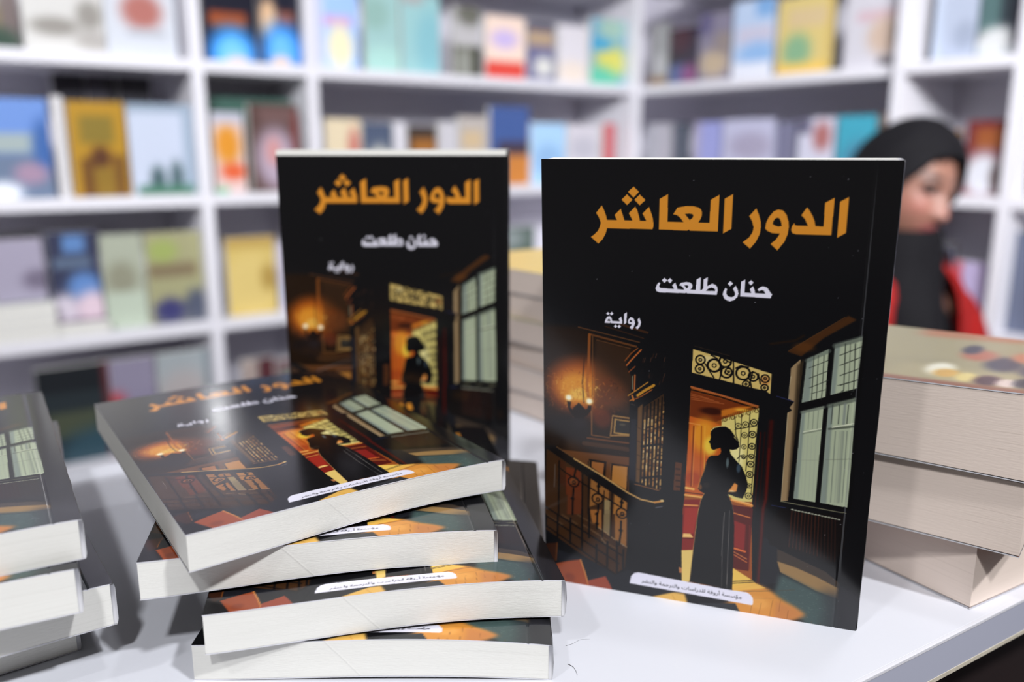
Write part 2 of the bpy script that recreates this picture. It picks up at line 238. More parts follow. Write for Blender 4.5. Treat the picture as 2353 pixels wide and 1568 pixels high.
def novel_art():
    cv = Canvas(1400, 2000, (19, 19, 21))
    cv.run(ART)
    cv.fill((16, 16, 20), 1, 0, LABEL)
    for k, (x, y) in enumerate(zip(DUST[::2], DUST[1::2])): cv.glow((150, 150, 156), .25+.07*(k*7 % 10), x, y, 2.2+.3*(k % 5), 2.6)
    # half resolution, so that edges are anti-aliased
    p = cv.p; cv.p = (p[::2, ::2]+p[1::2, ::2]+p[::2, 1::2]+p[1::2, 1::2])/4; cv.h, cv.w = cv.p.shape[:2]
    return cv
ART = json.loads('''[
["f",[34,22,14],1,14,[7,722,154,723,422,796,406,998,396,1056,399,1490,191,1382,47,1297,4,1295]],
["g",[120,55,18],0.9,172,1004,214,193],
["g",[172,88,24],0.95,164,993,193,162],
["g",[150,64,20],0.7,302,1015,114,103],
["g",[222,146,44],0.95,156,1006,131,110],
["g",[240,195,90],0.75,164,1033,59,41],
["g",[120,50,22],0.55,273,1136,66,69],
["g",[110,60,30],0.5,321,1025,90,79],
["f",[24,21,24],0.75,24,[4,1167,118,1126,204,1136,213,1232,190,1267,103,1249,4,1187]],
["l",[96,60,34],0.9,2,4.8,[162,722,433,771]],
["l",[104,62,32],0.9,2,8.3,[219,752,419,791]],
["l",[110,70,40],0.9,2,3.4,[245,775,394,802]],
["l",[62,38,24],0.9,2,10.3,[351,697,467,726]],
["l",[50,32,22],0.9,2,6.2,[281,710,454,753]],
["l",[160,88,34],0.75,3,12.4,[212,753,209,894,202,978,209,1052]],
["l",[60,32,16],0.6,3,7.6,[190,857,181,980,188,1070]],
["l",[120,80,45],0.8,0,3.4,[227,759,227,975,226,1222]],
["f",[66,44,28],0.5,10,[240,773,394,803,411,998,394,1107,303,1097,234,1093,234,971]],
["l",[200,116,44],0.34,2,2.7,[23,1020,16,1021,17,1027]],
["l",[190,98,34],0.34,2,3.1,[103,991,103,997,98,1004]],
["l",[200,116,44],0.34,2,3.9,[83,1110,89,1108,85,1114]],
["l",[116,48,20],0.34,2,3.9,[237,1098,231,1089,231,1096]],
["l",[244,196,96],0.34,2,4.4,[166,1054,171,1044,172,1051]],
["l",[44,24,16],0.34,2,4.4,[322,1111,327,1120,327,1126]],
["l",[200,116,44],0.34,2,2.9,[265,1086,272,1084,270,1090]],
["l",[44,24,16],0.34,2,3.4,[347,1088,347,1079,352,1085]],
["l",[244,196,96],0.34,2,4.2,[249,996,240,998,242,1004]],
["l",[190,98,34],0.34,2,2.5,[91,1060,87,1046,90,1052]],
["l",[200,116,44],0.34,2,2.5,[263,1030,258,1032,261,1038]],
["l",[116,48,20],0.34,2,3.1,[84,1088,88,1094,88,1100]],
["l",[244,196,96],0.34,2,4.3,[203,1051,206,1043,208,1049]],
["l",[116,48,20],0.34,2,3.3,[28,987,31,995,28,1002]],
["l",[244,196,96],0.34,2,2.9,[207,979,209,987,206,993]],
["l",[116,48,20],0.34,2,3.3,[292,971,283,967,279,974]],
["l",[200,116,44],0.34,2,2.9,[295,1006,290,1021,288,1028]],
["l",[116,48,20],0.34,2,2.6,[73,1044,65,1045,66,1051]],
["l",[200,116,44],0.34,2,3.7,[222,947,231,952,235,958]],
["l",[116,48,20],0.34,2,4.0,[34,1018,46,1024,51,1030]],
["l",[44,24,16],0.34,2,4.2,[361,990,365,994,368,1000]],
["l",[200,116,44],0.34,2,4.1,[225,939,217,936,213,943]],
["l",[116,48,20],0.34,2,2.9,[207,1119,193,1118,191,1125]],
["l",[244,196,96],0.34,2,4.1,[216,1001,219,995,220,1002]],
["l",[44,24,16],0.34,2,3.8,[320,966,332,968,335,974]],
["l",[112,62,32],0.34,2,3.1,[362,1000,370,998,367,1004]],
["l",[116,48,20],0.34,2,3.9,[294,1043,292,1028,296,1034]],
["l",[200,116,44],0.34,2,4.1,[277,1080,272,1074,270,1080]],
["l",[190,98,34],0.34,2,2.8,[113,1062,104,1061,101,1068]],
["l",[44,24,16],0.34,2,3.0,[321,1035,309,1039,312,1045]],
["l",[190,98,34],0.34,2,4.4,[238,989,233,980,234,986]],
["l",[112,62,32],0.34,2,3.4,[340,1087,347,1088,349,1094]],
["l",[116,48,20],0.34,2,3.7,[294,957,289,955,285,961]],
["l",[200,116,44],0.34,2,3.9,[275,968,281,975,284,981]],
["l",[116,48,20],0.34,2,3.6,[241,1094,234,1091,230,1098]],
["l",[200,116,44],0.34,2,3.4,[40,1080,45,1094,42,1101]],
["l",[112,62,32],0.34,2,3.9,[323,1094,319,1083,321,1089]],
["l",[116,48,20],0.34,2,4.3,[299,1045,307,1054,309,1060]],
["l",[112,62,32],0.34,2,3.0,[32,938,32,932,37,938]],
["l",[112,62,32],0.34,2,3.8,[326,1098,330,1105,328,1112]],
["l",[244,196,96],0.34,2,3.1,[143,979,133,976,129,983]],
["l",[116,48,20],0.34,2,2.7,[180,941,184,954,181,960]],
["l",[44,24,16],0.34,2,4.3,[326,1075,336,1082,339,1088]],
["l",[244,196,96],0.34,2,3.0,[166,1075,171,1072,167,1079]],
["l",[44,24,16],0.34,2,3.8,[34,942,40,942,41,948]],
["l",[200,116,44],0.34,2,2.7,[130,1096,122,1110,122,1117]],
["l",[116,48,20],0.34,2,2.7,[226,948,229,939,231,945]],
["l",[200,116,44],0.34,2,2.4,[191,940,191,927,195,933]],
["l",[44,24,16],0.34,2,3.0,[20,1127,16,1136,15,1142]],
["l",[244,196,96],0.34,2,3.8,[113,1080,112,1094,108,1100]],
["l",[190,98,34],0.34,2,3.4,[228,1045,232,1053,232,1060]],
["l",[112,62,32],0.34,2,4.4,[30,947,41,941,37,948]],
["l",[190,98,34],0.34,2,2.6,[160,1072,151,1066,146,1073]],
["l",[190,98,34],0.34,2,3.5,[210,962,213,970,211,977]],
["l",[200,116,44],0.34,2,3.2,[286,1015,279,1007,277,1014]],
["l",[190,98,34],0.34,2,4.1,[143,1023,143,1008,148,1014]],
["l",[200,116,44],0.34,2,2.8,[229,1081,242,1082,245,1088]],
["l",[116,48,20],0.34,2,4.5,[278,1075,275,1085,273,1091]],
["l",[244,196,96],0.34,2,4.0,[116,1075,109,1081,114,1087]],
["l",[190,98,34],0.34,2,3.9,[190,1056,193,1069,189,1076]],
["l",[244,196,96],0.34,2,3.0,[209,1074,220,1066,216,1073]],
["l",[116,48,20],0.34,2,3.4,[289,1021,294,1013,293,1019]],
["l",[200,116,44],0.34,2,3.9,[55,945,45,944,42,950]],
["l",[244,196,96],0.34,2,3.9,[91,996,94,1002,92,1008]],
["l",[200,116,44],0.34,2,3.6,[36,963,22,957,18,964]],
["l",[116,48,20],0.34,2,3.2,[275,1032,288,1025,284,1032]],
["l",[244,196,96],0.34,2,4.5,[229,1036,224,1050,222,1056]],
["l",[200,116,44],0.34,2,2.7,[129,1090,118,1087,114,1093]],
["l",[244,196,96],0.34,2,4.4,[91,1034,85,1030,82,1037]],
["l",[116,48,20],0.34,2,3.7,[286,1069,288,1058,292,1064]],
["l",[200,116,44],0.34,2,2.8,[27,1040,17,1033,13,1040]],
["l",[116,48,20],0.34,2,3.0,[142,1128,140,1141,136,1148]],
["l",[200,116,44],0.34,2,3.3,[236,1092,239,1086,240,1092]],
["l",[116,48,20],0.34,2,4.4,[170,1106,179,1108,182,1114]],
["l",[200,116,44],0.34,2,3.0,[33,1062,33,1055,37,1061]],
["l",[112,62,32],0.34,2,3.0,[368,1039,379,1046,383,1052]],
["l",[190,98,34],0.34,2,4.4,[173,1034,162,1036,163,1042]],
["l",[244,196,96],0.34,2,3.5,[166,1010,168,1016,166,1022]],
["l",[116,48,20],0.34,2,4.1,[58,1061,59,1072,54,1079]],
["l",[200,116,44],0.34,2,4.3,[280,976,276,968,277,974]],
["l",[190,98,34],0.34,2,3.3,[138,1037,132,1040,136,1046]],
["l",[244,196,96],0.34,2,4.0,[241,991,247,988,243,994]],
["l",[116,48,20],0.34,2,3.6,[253,960,247,959,243,965]],
["l",[200,116,44],0.34,2,2.5,[72,1037,77,1028,77,1034]],
["l",[190,98,34],0.34,2,4.3,[105,1028,94,1019,90,1026]],
["l",[44,24,16],0.34,2,3.1,[326,995,332,993,329,999]],
["l",[200,116,44],0.34,2,3.2,[298,1007,303,995,304,1001]],
["l",[116,48,20],0.34,2,4.2,[164,937,167,927,169,933]],
["l",[190,98,34],0.34,2,3.3,[159,1000,159,994,163,1000]],
["l",[116,48,20],0.34,2,4.2,[302,954,314,956,317,962]],
["l",[116,48,20],0.34,2,2.8,[241,941,246,936,242,943]],
["l",[200,116,44],0.34,2,3.6,[49,965,58,961,55,968]],
["l",[116,48,20],0.34,2,2.7,[171,1127,168,1113,171,1119]],
["l",[116,48,20],0.34,2,4.3,[168,1119,174,1126,176,1132]],
["l",[112,62,32],0.34,2,4.2,[22,1106,30,1094,29,1100]],
["l",[190,98,34],0.34,2,2.9,[163,954,155,954,153,960]],
["l",[200,116,44],0.34,2,3.8,[43,980,50,990,51,997]],
["l",[44,24,16],0.34,2,2.8,[341,982,342,995,337,1002]],
["l",[244,196,96],0.34,2,3.7,[165,1036,158,1029,155,1036]],
["l",[190,98,34],0.34,2,2.6,[100,1007,97,1014,95,1020]],
["l",[244,196,96],0.34,2,4.2,[97,988,93,982,92,988]],
["l",[116,48,20],0.34,2,2.7,[46,1095,37,1097,40,1104]],
["l",[244,196,96],0.34,2,3.4,[244,1015,239,1002,241,1008]],
["l",[44,24,16],0.34,2,3.7,[375,1105,383,1112,387,1118]],
["l",[112,62,32],0.34,2,4.1,[25,929,25,920,30,926]],
["l",[112,62,32],0.34,2,2.4,[28,931,21,920,20,927]],
["l",[116,48,20],0.34,2,4.4,[259,1005,263,1009,266,1015]],
["l",[244,196,96],0.34,2,3.7,[114,965,110,957,113,963]],
["l",[116,48,20],0.34,2,3.7,[265,1003,260,1002,257,1009]],
["l",[112,62,32],0.34,2,3.3,[281,1116,269,1120,272,1126]],
["l",[116,48,20],0.34,2,3.3,[100,921,106,925,111,931]],
["l",[44,24,16],0.34,2,4.3,[311,1088,309,1098,306,1104]],
["l",[244,196,96],0.34,2,3.9,[171,1002,180,1006,185,1011]],
["l",[190,98,34],0.34,2,3.9,[126,999,137,1002,141,1008]],
["l",[200,116,44],0.34,2,3.3,[28,1013,42,1020,47,1026]],
["l",[190,98,34],0.34,2,3.9,[208,998,219,992,214,999]],
["l",[244,196,96],0.34,2,3.6,[243,1003,248,990,249,996]],
["l",[190,98,34],0.34,2,3.0,[214,978,208,978,207,984]],
["l",[112,62,32],0.34,2,4.3,[321,1098,326,1098,327,1104]],
["l",[44,24,16],0.34,2,3.1,[335,987,342,983,338,990]],
["l",[244,196,96],0.34,2,3.3,[249,1023,253,1029,253,1035]],
["l",[190,98,34],0.34,2,4.2,[208,959,201,946,201,952]],
["l",[244,196,96],0.34,2,4.2,[86,1015,96,1014,96,1020]],
["l",[116,48,20],0.34,2,3.2,[50,1067,59,1079,59,1086]],
["l",[116,48,20],0.34,2,4.4,[49,1045,40,1044,37,1051]],
["l",[244,196,96],0.34,2,4.4,[187,1050,188,1060,184,1067]],
["l",[190,98,34],0.34,2,3.2,[174,1014,171,1023,168,1030]],
["l",[244,196,96],0.34,2,3.6,[117,1079,102,1080,101,1087]],
["l",[116,48,20],0.34,2,2.9,[288,984,288,992,284,999]],
["l",[200,116,44],0.34,2,2.6,[45,1069,37,1069,35,1076]],
["l",[190,98,34],0.34,2,3.4,[162,1046,157,1055,158,1061]],
["l",[244,196,96],0.34,2,3.9,[185,983,178,990,182,996]],
["l",[116,48,20],0.34,2,3.3,[300,952,301,941,305,947]],
["l",[112,62,32],0.34,2,3.1,[362,999,358,993,357,999]],
["l",[190,98,34],0.34,2,3.9,[198,1030,197,1016,201,1022]],
["l",[244,196,96],0.34,2,3.4,[250,993,238,1001,243,1007]],
["l",[116,48,20],0.34,2,4.5,[86,951,86,964,82,971]],
["l",[112,62,32],0.34,2,3.9,[322,1044,314,1039,310,1045]],
["l",[190,98,34],0.34,2,4.4,[223,959,230,962,234,968]],
["l",[244,196,96],0.34,2,3.0,[149,1063,138,1066,140,1072]],
["l",[200,116,44],0.34,2,2.7,[262,1088,271,1079,267,1086]],
["l",[44,24,16],0.34,2,3.6,[335,971,323,968,320,975]],
["l",[112,62,32],0.34,2,3.7,[330,1031,337,1027,333,1034]],
["l",[116,48,20],0.34,2,2.5,[250,1046,251,1052,247,1059]],
["l",[244,196,96],0.34,2,3.6,[196,1022,206,1023,209,1029]],
["l",[44,24,16],0.34,2,3.2,[46,1118,52,1122,57,1128]],
["l",[200,116,44],0.34,2,3.0,[254,957,244,954,240,961]],
["l",[116,48,20],0.34,2,4.4,[159,1107,150,1120,152,1126]],
["l",[200,116,44],0.34,2,4.3,[308,980,315,977,311,983]],
["l",[116,48,20],0.34,2,2.7,[313,1018,318,1010,317,1017]],
["l",[200,116,44],0.34,2,2.8,[24,988,12,994,16,1000]],
["l",[190,98,34],0.34,2,3.5,[176,996,181,990,178,996]],
["l",[200,116,44],0.34,2,4.0,[51,944,53,953,50,959]],
["l",[190,98,34],0.34,2,3.6,[217,966,205,975,209,981]],
["l",[200,116,44],0.34,2,2.9,[107,923,109,916,112,922]],
["l",[244,196,96],0.34,2,4.1,[249,993,259,1000,263,1006]],
["l",[190,98,34],0.34,2,4.1,[168,975,158,975,157,981]],
["l",[200,116,44],0.34,2,3.6,[306,1039,311,1035,306,1042]],
["l",[116,48,20],0.34,2,3.4,[190,1121,196,1126,199,1132]],
["l",[200,116,44],0.34,2,3.5,[51,978,46,992,44,998]],
["l",[116,48,20],0.34,2,4.1,[32,1059,34,1043,38,1049]],
["l",[112,62,32],0.34,2,4.1,[352,990,354,981,357,987]],
["l",[190,98,34],0.34,2,4.2,[237,976,226,987,230,992]],
["l",[200,116,44],0.34,2,3.7,[218,943,206,941,203,947]],
["l",[116,48,20],0.34,2,3.0,[249,1063,248,1077,244,1084]],
["l",[190,98,34],0.34,2,3.5,[115,1080,125,1088,129,1094]],
["l",[200,116,44],0.34,2,3.8,[265,977,254,987,258,993]],
["l",[116,48,20],0.34,2,3.2,[122,921,134,922,136,928]],
["l",[44,24,16],0.34,2,3.6,[322,1095,318,1086,320,1093]],
["l",[200,116,44],0.34,2,3.0,[89,929,100,933,105,939]],
["l",[200,116,44],0.34,2,4.4,[274,1036,269,1033,265,1039]],
["l",[190,98,34],0.34,2,3.0,[219,1044,210,1038,206,1044]],
["l",[200,116,44],0.34,2,2.7,[248,1049,240,1059,243,1065]],
["l",[116,48,20],0.34,2,4.4,[286,1063,298,1060,297,1067]],
["l",[200,116,44],0.34,2,2.6,[112,1098,107,1085,109,1091]],
["l",[200,116,44],0.34,2,3.9,[100,948,106,952,110,958]],
["l",[116,48,20],0.34,2,4.1,[239,1092,249,1092,251,1098]],
["l",[116,48,20],0.34,2,3.4,[26,1079,28,1073,30,1079]],
["l",[244,196,96],0.34,2,3.2,[133,1003,135,991,139,997]],
["l",[116,48,20],0.34,2,3.4,[284,1017,289,1011,286,1018]],
["l",[200,116,44],0.34,2,2.6,[252,956,247,954,243,960]],
["l",[190,98,34],0.34,2,3.8,[199,1012,211,1010,210,1016]],
["l",[112,62,32],0.34,2,4.1,[254,1121,263,1108,261,1114]],
["l",[116,48,20],0.34,2,2.9,[237,1069,229,1065,225,1071]],
["l",[44,24,16],0.34,2,4.2,[306,956,314,954,313,961]],
["l",[235,180,80],0.3,2,3.4,[160,998,168,1002,165,1013]],
["l",[150,70,20],0.3,2,3.4,[46,1011,55,1016,51,1027]],
["l",[235,180,80],0.3,2,3.4,[128,996,137,1001,133,1012]],
["l",[150,70,20],0.3,2,3.4,[150,1005,159,1010,155,1021]],
["l",[235,180,80],0.3,2,3.4,[12,1003,20,1008,16,1019]],
["l",[150,70,20],0.3,2,3.4,[192,1006,200,1010,196,1021]],
["l",[235,180,80],0.3,2,3.4,[107,990,115,994,111,1005]],
["l",[150,70,20],0.3,2,3.4,[66,1023,75,1027,71,1038]],
["l",[235,180,80],0.3,2,3.4,[207,976,216,980,212,991]],
["l",[150,70,20],0.3,2,3.4,[61,1027,69,1032,65,1043]],
["l",[235,180,80],0.3,2,3.4,[138,978,146,983,142,993]],
["l",[150,70,20],0.3,2,3.4,[152,1023,160,1027,157,1038]],
["l",[235,180,80],0.3,2,3.4,[57,981,65,986,61,997]],
["l",[150,70,20],0.3,2,3.4,[168,1025,176,1030,173,1041]],
["l",[235,180,80],0.3,2,3.4,[58,977,66,982,62,992]],
["l",[150,70,20],0.3,2,3.4,[111,1035,120,1040,116,1051]],
["l",[235,180,80],0.3,2,3.4,[164,963,173,967,169,978]],
["l",[150,70,20],0.3,2,3.4,[1,1051,9,1056,5,1066]],
["l",[235,180,80],0.3,2,3.4,[186,956,195,961,191,972]],
["l",[150,70,20],0.3,2,3.4,[119,1043,127,1048,123,1058]],
["l",[235,180,80],0.3,2,3.4,[97,961,105,966,101,976]],
["l",[150,70,20],0.3,2,3.4,[222,1036,230,1041,226,1052]],
["l",[235,180,80],0.3,2,3.4,[60,960,69,965,65,976]],
["l",[150,70,20],0.3,2,3.4,[132,1050,141,1054,137,1065]],
["l",[235,180,80],0.3,2,3.4,[176,946,184,950,180,961]],
["l",[150,70,20],0.3,2,3.4,[41,1063,50,1068,46,1078]],
["f",[22,13,10],0.95,2,[109,1072,129,1072,125,1099,136,1112,141,1097,153,1086,165,1072,178,1085,196,1104,206,1096,207,1082,223,1082,221,1106,204,1130,181,1147,150,1150,126,1125,115,1106]],
["g",[36,30,32],0.8,165,1173,52,38],
["g",[255,225,150],0.8,118,1054,26,24],
["g",[255,252,225],1,118,1054,17,16],
["g",[255,225,150],0.8,213,1062,26,24],
["g",[255,252,225],1,213,1062,17,16],
["l",[132,86,46],0.8,1,4.8,[223,1106,224,1223,307,1226]],
["l",[110,66,36],0.9,2,7.6,[205,1239,306,1241,398,1242]],
["l",[78,50,32],0.7,5,20.7,[190,1267,306,1269,398,1273]],
["l",[30,20,14],0.8,3,6.9,[174,1286,291,1303,398,1308]],
["f",[44,28,18],1,1,[317,1112,401,1118,400,1211,307,1221]],
["f",[150,112,62],1,0,[318,1115,400,1120,400,1209,308,1219],[323,1123,400,1127,400,1199,315,1211]],
["f",[165,128,70],1,0,[328,1132,399,1135,400,1206,325,1204],[335,1139,399,1141,399,1198,332,1197]],
["f",[40,38,36],1,0,[335,1139,399,1141,399,1198,332,1197]],
["g",[92,84,66],0.7,365,1157,21,9],
["f",[96,58,30],1,3,[71,1311,399,1310,399,1490,266,1418,143,1351]],
["l",[36,22,14],0.9,0,5.5,[210,1355,211,1384]],
["f",[30,18,12],1,1,[212,1340,295,1344,290,1427,211,1384],[226,1352,283,1354,278,1412,226,1380]],
["f",[150,92,44],1,0,[226,1352,283,1354,278,1414,226,1380]],
["f",[38,22,14],1,1,[312,1348,398,1350,394,1482,311,1434],[324,1358,391,1357,387,1471,319,1437]],
["f",[172,116,54],1,0,[324,1358,391,1357,387,1471,319,1437]],
["l",[140,100,60],0.8,0,2.8,[215,1350,213,1384]],
["l",[150,105,60],0.8,0,2.8,[315,1351,312,1432]],
["f",[60,38,22],1,2,[10,1315,400,1527,396,1756,387,1870,342,1910,195,1844,1,1727,1,1543]],
["f",[104,44,22],0.9,2,[103,1394,175,1401,177,1553,104,1534]],
["f",[64,34,20],0.9,2,[63,1358,103,1373,102,1504,65,1476]],
["f",[150,98,48],0.9,2,[223,1424,310,1461,307,1533,217,1581]],
["f",[170,112,52],0.9,2,[334,1487,392,1520,390,1591,328,1601]],
["f",[160,100,46],0.9,2,[217,1596,273,1587,274,1690,230,1658]],
["f",[150,98,46],0.9,2,[336,1603,392,1594,392,1756,338,1727]],
["f",[96,46,24],0.9,2,[112,1477,176,1510,177,1625,108,1636]],
["f",[150,130,90],0.9,2,[284,1537,315,1532,312,1603,281,1608]],
["f",[130,112,80],0.9,2,[284,1586,316,1581,314,1713,282,1693]],
["l",[110,104,100],0.8,1,2.8,[51,1389,47,1504]],
["l",[180,150,110],0.8,2,4.1,[258,1680,298,1703,322,1721,394,1760]],
["l",[150,140,120],0.5,3,5.5,[275,1733,303,1772]],
["l",[104,76,50],0.6,3,7.6,[9,1655,84,1691]],
["l",[104,76,50],0.6,3,7.6,[84,1643,157,1679]],
["l",[104,76,50],0.6,3,7.6,[161,1631,234,1666]],
["l",[104,76,50],0.6,3,7.6,[186,1679,258,1714]],
["l",[104,76,50],0.6,3,7.6,[234,1705,307,1741]],
["l",[104,76,50],0.6,3,7.6,[275,1742,347,1777]],
["l",[22,18,18],0.9,2,9.0,[1,1709,342,1910]],
["l",[22,18,18],0.9,2,9.0,[1,1656,357,1850]],
["l",[22,18,18],0.9,2,9.0,[1,1612,379,1810]],
["l",[20,17,18],0.92,1,10.3,[5,1656,3,1717]],
["l",[20,17,18],0.92,1,10.3,[63,1646,61,1761]],
["l",[20,17,18],0.92,1,10.3,[125,1654,123,1786]],
["l",[20,17,18],0.92,1,10.3,[181,1602,181,1806]],
["l",[20,17,18],0.92,1,10.3,[215,1596,215,1739]],
["l",[20,17,18],0.92,1,10.3,[251,1772,251,1869]],
["l",[20,17,18],0.92,1,10.3,[303,1746,303,1895]],
["l",[20,17,18],0.92,1,10.3,[348,1738,350,1904]],
["l",[20,17,18],0.92,1,10.3,[379,1776,379,1872]],
["l",[22,17,16],0.95,1,8.3,[71,1369,67,1642]],
["l",[22,17,16],0.95,1,8.3,[183,1408,181,1624]],
["l",[22,17,16],0.95,1,8.3,[213,1413,211,1619]],
["l",[22,17,16],0.95,1,8.3,[249,1610,245,1614]],
["l",[22,17,16],0.95,1,5.5,[285,1490,283,1608,280,1586,279,1728]],
["l",[22,17,16],0.95,1,5.5,[322,1485,320,1602,318,1580,316,1722]],
["l",[20,16,16],0.95,1,6.9,[67,1399,107,1427,255,1503,398,1580]],
["g",[150,96,46],0.5,140,1465,25,25],
["r",[18,15,15],1,6.9,140,1465,25],
["r",[20,16,16],0.95,5.5,142,1467,7],
["l",[18,15,15],0.8,1,4.8,[130,1479,150,1477]],
["g",[150,96,46],0.5,254,1535,25,25],
["r",[18,15,15],1,6.9,254,1535,25],
["r",[20,16,16],0.95,5.5,256,1537,7],
["l",[18,15,15],0.8,1,4.8,[244,1549,264,1547]],
["g",[150,96,46],0.5,369,1591,25,25],
["r",[18,15,15],1,6.9,369,1591,25],
["r",[20,16,16],0.95,5.5,371,1593,7],
["l",[18,15,15],0.8,1,4.8,[359,1605,379,1603]],
["l",[18,15,15],1,1,9.0,[259,1452,257,1477,259,1502]],
["l",[18,15,15],1,1,9.0,[258,1564,257,1600,253,1616,252,1689]],
["l",[18,15,15],1,1,9.0,[367,1524,366,1562]],
["l",[18,15,15],1,1,9.0,[366,1632,365,1692,359,1753]],
["l",[18,15,15],1,1,9.0,[140,1499,136,1568,135,1632]],
["l",[18,15,15],1,1,9.0,[151,1396,144,1435]],
["g",[16,14,14],1,259,1471,14,10],
["g",[16,14,14],1,368,1536,14,10],
["g",[16,14,14],1,365,1679,14,10],
["g",[16,14,14],1,252,1663,14,10],
["g",[16,14,14],1,135,1551,14,10],
["f",[19,19,21],1,1,[474,722,532,659,617,678,670,725,1091,784,1057,833,1064,1017,1054,1439,1074,1817,1002,1847,937,1785,941,1016,818,920,661,887,658,971,650,1461,649,1890,401,1868,392,1569,399,1490,396,1056,404,934,373,872]],
["l",[150,80,36],0.95,1,4.1,[371,859,398,823,426,798]],
["l",[180,96,44],0.95,1,6.9,[379,879,406,845,441,804]],
["l",[140,70,34],0.95,1,4.8,[389,909,416,881]],
["l",[160,160,130],0.95,1,3.1,[406,926,406,987]],
["l",[165,92,46],0.95,1,6.9,[416,921,415,994]],
["l",[190,130,48],0.95,1,4.8,[388,1018,420,993,474,948]],
["l",[196,138,44],0.95,1,11.7,[430,1013,461,987,500,960]],
["l",[200,120,44],0.95,1,4.8,[396,1041,414,1030]],
["l",[170,92,38],0.95,1,4.1,[414,1034,447,1015,493,980]],
["l",[190,110,44],0.95,1,8.3,[406,1016,412,1038]],
["l",[70,60,52],0.95,1,3.4,[402,1055,419,1059]],
["f",[34,35,42],0.9,3,[402,1126,427,1123,430,1423,398,1420]],
["f",[106,74,42],0.9,2,[432,1071,453,1050,453,1430,430,1425]],
["l",[56,36,22],0.8,2,3.4,[427,1158,451,1171]],
["l",[56,36,22],0.8,2,3.4,[429,1225,453,1234]],
["l",[56,36,22],0.8,2,3.4,[430,1293,455,1298]],
["l",[56,36,22],0.8,2,3.4,[432,1362,457,1363]],
["f",[58,40,26],1,1,[456,1065,544,994,540,1450,451,1431]],
["l",[90,64,40],0.9,1,7.0,[465,1090,465,1100]],
["l",[90,64,40],0.9,1,7.5,[465,1101,464,1112]],
["l",[90,64,40],0.9,1,6.1,[465,1110,464,1116]],
["l",[205,160,92],0.9,1,7.5,[464,1124,464,1134]],
["l",[226,190,130],0.9,1,6.0,[464,1139,464,1150]],
["l",[226,190,130],0.9,1,5.3,[464,1154,463,1166]],
["l",[205,160,92],0.9,1,5.3,[463,1174,463,1187]],
["l",[170,118,62],0.9,1,4.1,[463,1184,463,1189]],
["l",[120,80,44],0.9,1,7.1,[463,1200,462,1209]],
["l",[170,118,62],0.9,1,4.1,[463,1216,462,1223]],
["l",[226,190,130],0.9,1,4.8,[462,1227,462,1238]],
["l",[205,160,92],0.9,1,6.0,[462,1239,462,1248]],
["l",[170,118,62],0.9,1,4.9,[462,1258,461,1264]],
["l",[226,190,130],0.9,1,5.7,[462,1270,461,1278]],
["l",[205,160,92],0.9,1,4.4,[461,1285,461,1300]],
["l",[226,190,130],0.9,1,4.2,[461,1301,460,1307]],
["l",[205,160,92],0.9,1,7.1,[461,1317,460,1326]],
["l",[170,118,62],0.9,1,4.8,[460,1329,460,1338]],
["l",[205,160,92],0.9,1,6.3,[460,1343,460,1357]],
["l",[120,80,44],0.9,1,4.5,[460,1358,459,1363]],
["l",[170,118,62],0.9,1,3.9,[460,1373,459,1388]],
["l",[120,80,44],0.9,1,4.0,[459,1382,459,1398]],
["l",[226,190,130],0.9,1,3.5,[459,1402,458,1410]],
["l",[205,160,92],0.9,1,5.6,[459,1416,458,1423]],
["l",[90,64,40],0.9,1,6.7,[481,1075,481,1088]],
["l",[90,64,40],0.9,1,6.2,[481,1090,481,1102]],
["l",[90,64,40],0.9,1,4.2,[481,1100,480,1108]],
["l",[226,190,130],0.9,1,5.1,[481,1115,480,1130]],
["l",[226,190,130],0.9,1,4.0,[480,1134,480,1143]],
["l",[205,160,92],0.9,1,7.5,[480,1144,479,1149]],
["l",[170,118,62],0.9,1,5.5,[480,1163,479,1168]],
["l",[170,118,62],0.9,1,3.7,[479,1179,479,1189]],
["l",[170,118,62],0.9,1,6.6,[479,1193,479,1198]],
["l",[205,160,92],0.9,1,4.2,[479,1209,479,1224]],
["l",[226,190,130],0.9,1,3.5,[479,1226,478,1235]],
["l",[205,160,92],0.9,1,3.6,[478,1234,478,1239]],
["l",[226,190,130],0.9,1,7.2,[478,1247,478,1258]],
["l",[120,80,44],0.9,1,5.3,[478,1262,478,1277]],
["l",[226,190,130],0.9,1,6.1,[478,1280,477,1295]],
["l",[226,190,130],0.9,1,4.6,[477,1297,477,1312]],
["l",[170,118,62],0.9,1,5.6,[477,1311,477,1325]],
["l",[226,190,130],0.9,1,4.2,[477,1327,476,1342]],
["l",[226,190,130],0.9,1,7.1,[476,1341,476,1355]],
["l",[205,160,92],0.9,1,6.9,[476,1356,476,1369]],
["l",[170,118,62],0.9,1,6.7,[476,1369,476,1383]],
["l",[170,118,62],0.9,1,5.0,[476,1389,475,1397]],
["l",[226,190,130],0.9,1,5.2,[475,1407,475,1415]],
["l",[205,160,92],0.9,1,6.8,[475,1422,475,1434]],
["l",[90,64,40],0.9,1,5.3,[497,1059,497,1064]],
["l",[90,64,40],0.9,1,7.4,[497,1078,497,1086]],
["l",[90,64,40],0.9,1,7.1,[497,1090,496,1096]],
["l",[120,80,44],0.9,1,5.0,[497,1104,496,1109]],
["l",[226,190,130],0.9,1,6.7,[496,1119,496,1130]],
["l",[205,160,92],0.9,1,7.3,[496,1135,496,1144]],
["l",[205,160,92],0.9,1,6.5,[496,1157,496,1170]],
["l",[120,80,44],0.9,1,6.5,[496,1166,495,1177]],
["l",[226,190,130],0.9,1,5.1,[495,1184,495,1198]],
["l",[170,118,62],0.9,1,7.0,[495,1205,494,1210]],
["l",[226,190,130],0.9,1,6.6,[495,1215,494,1224]],
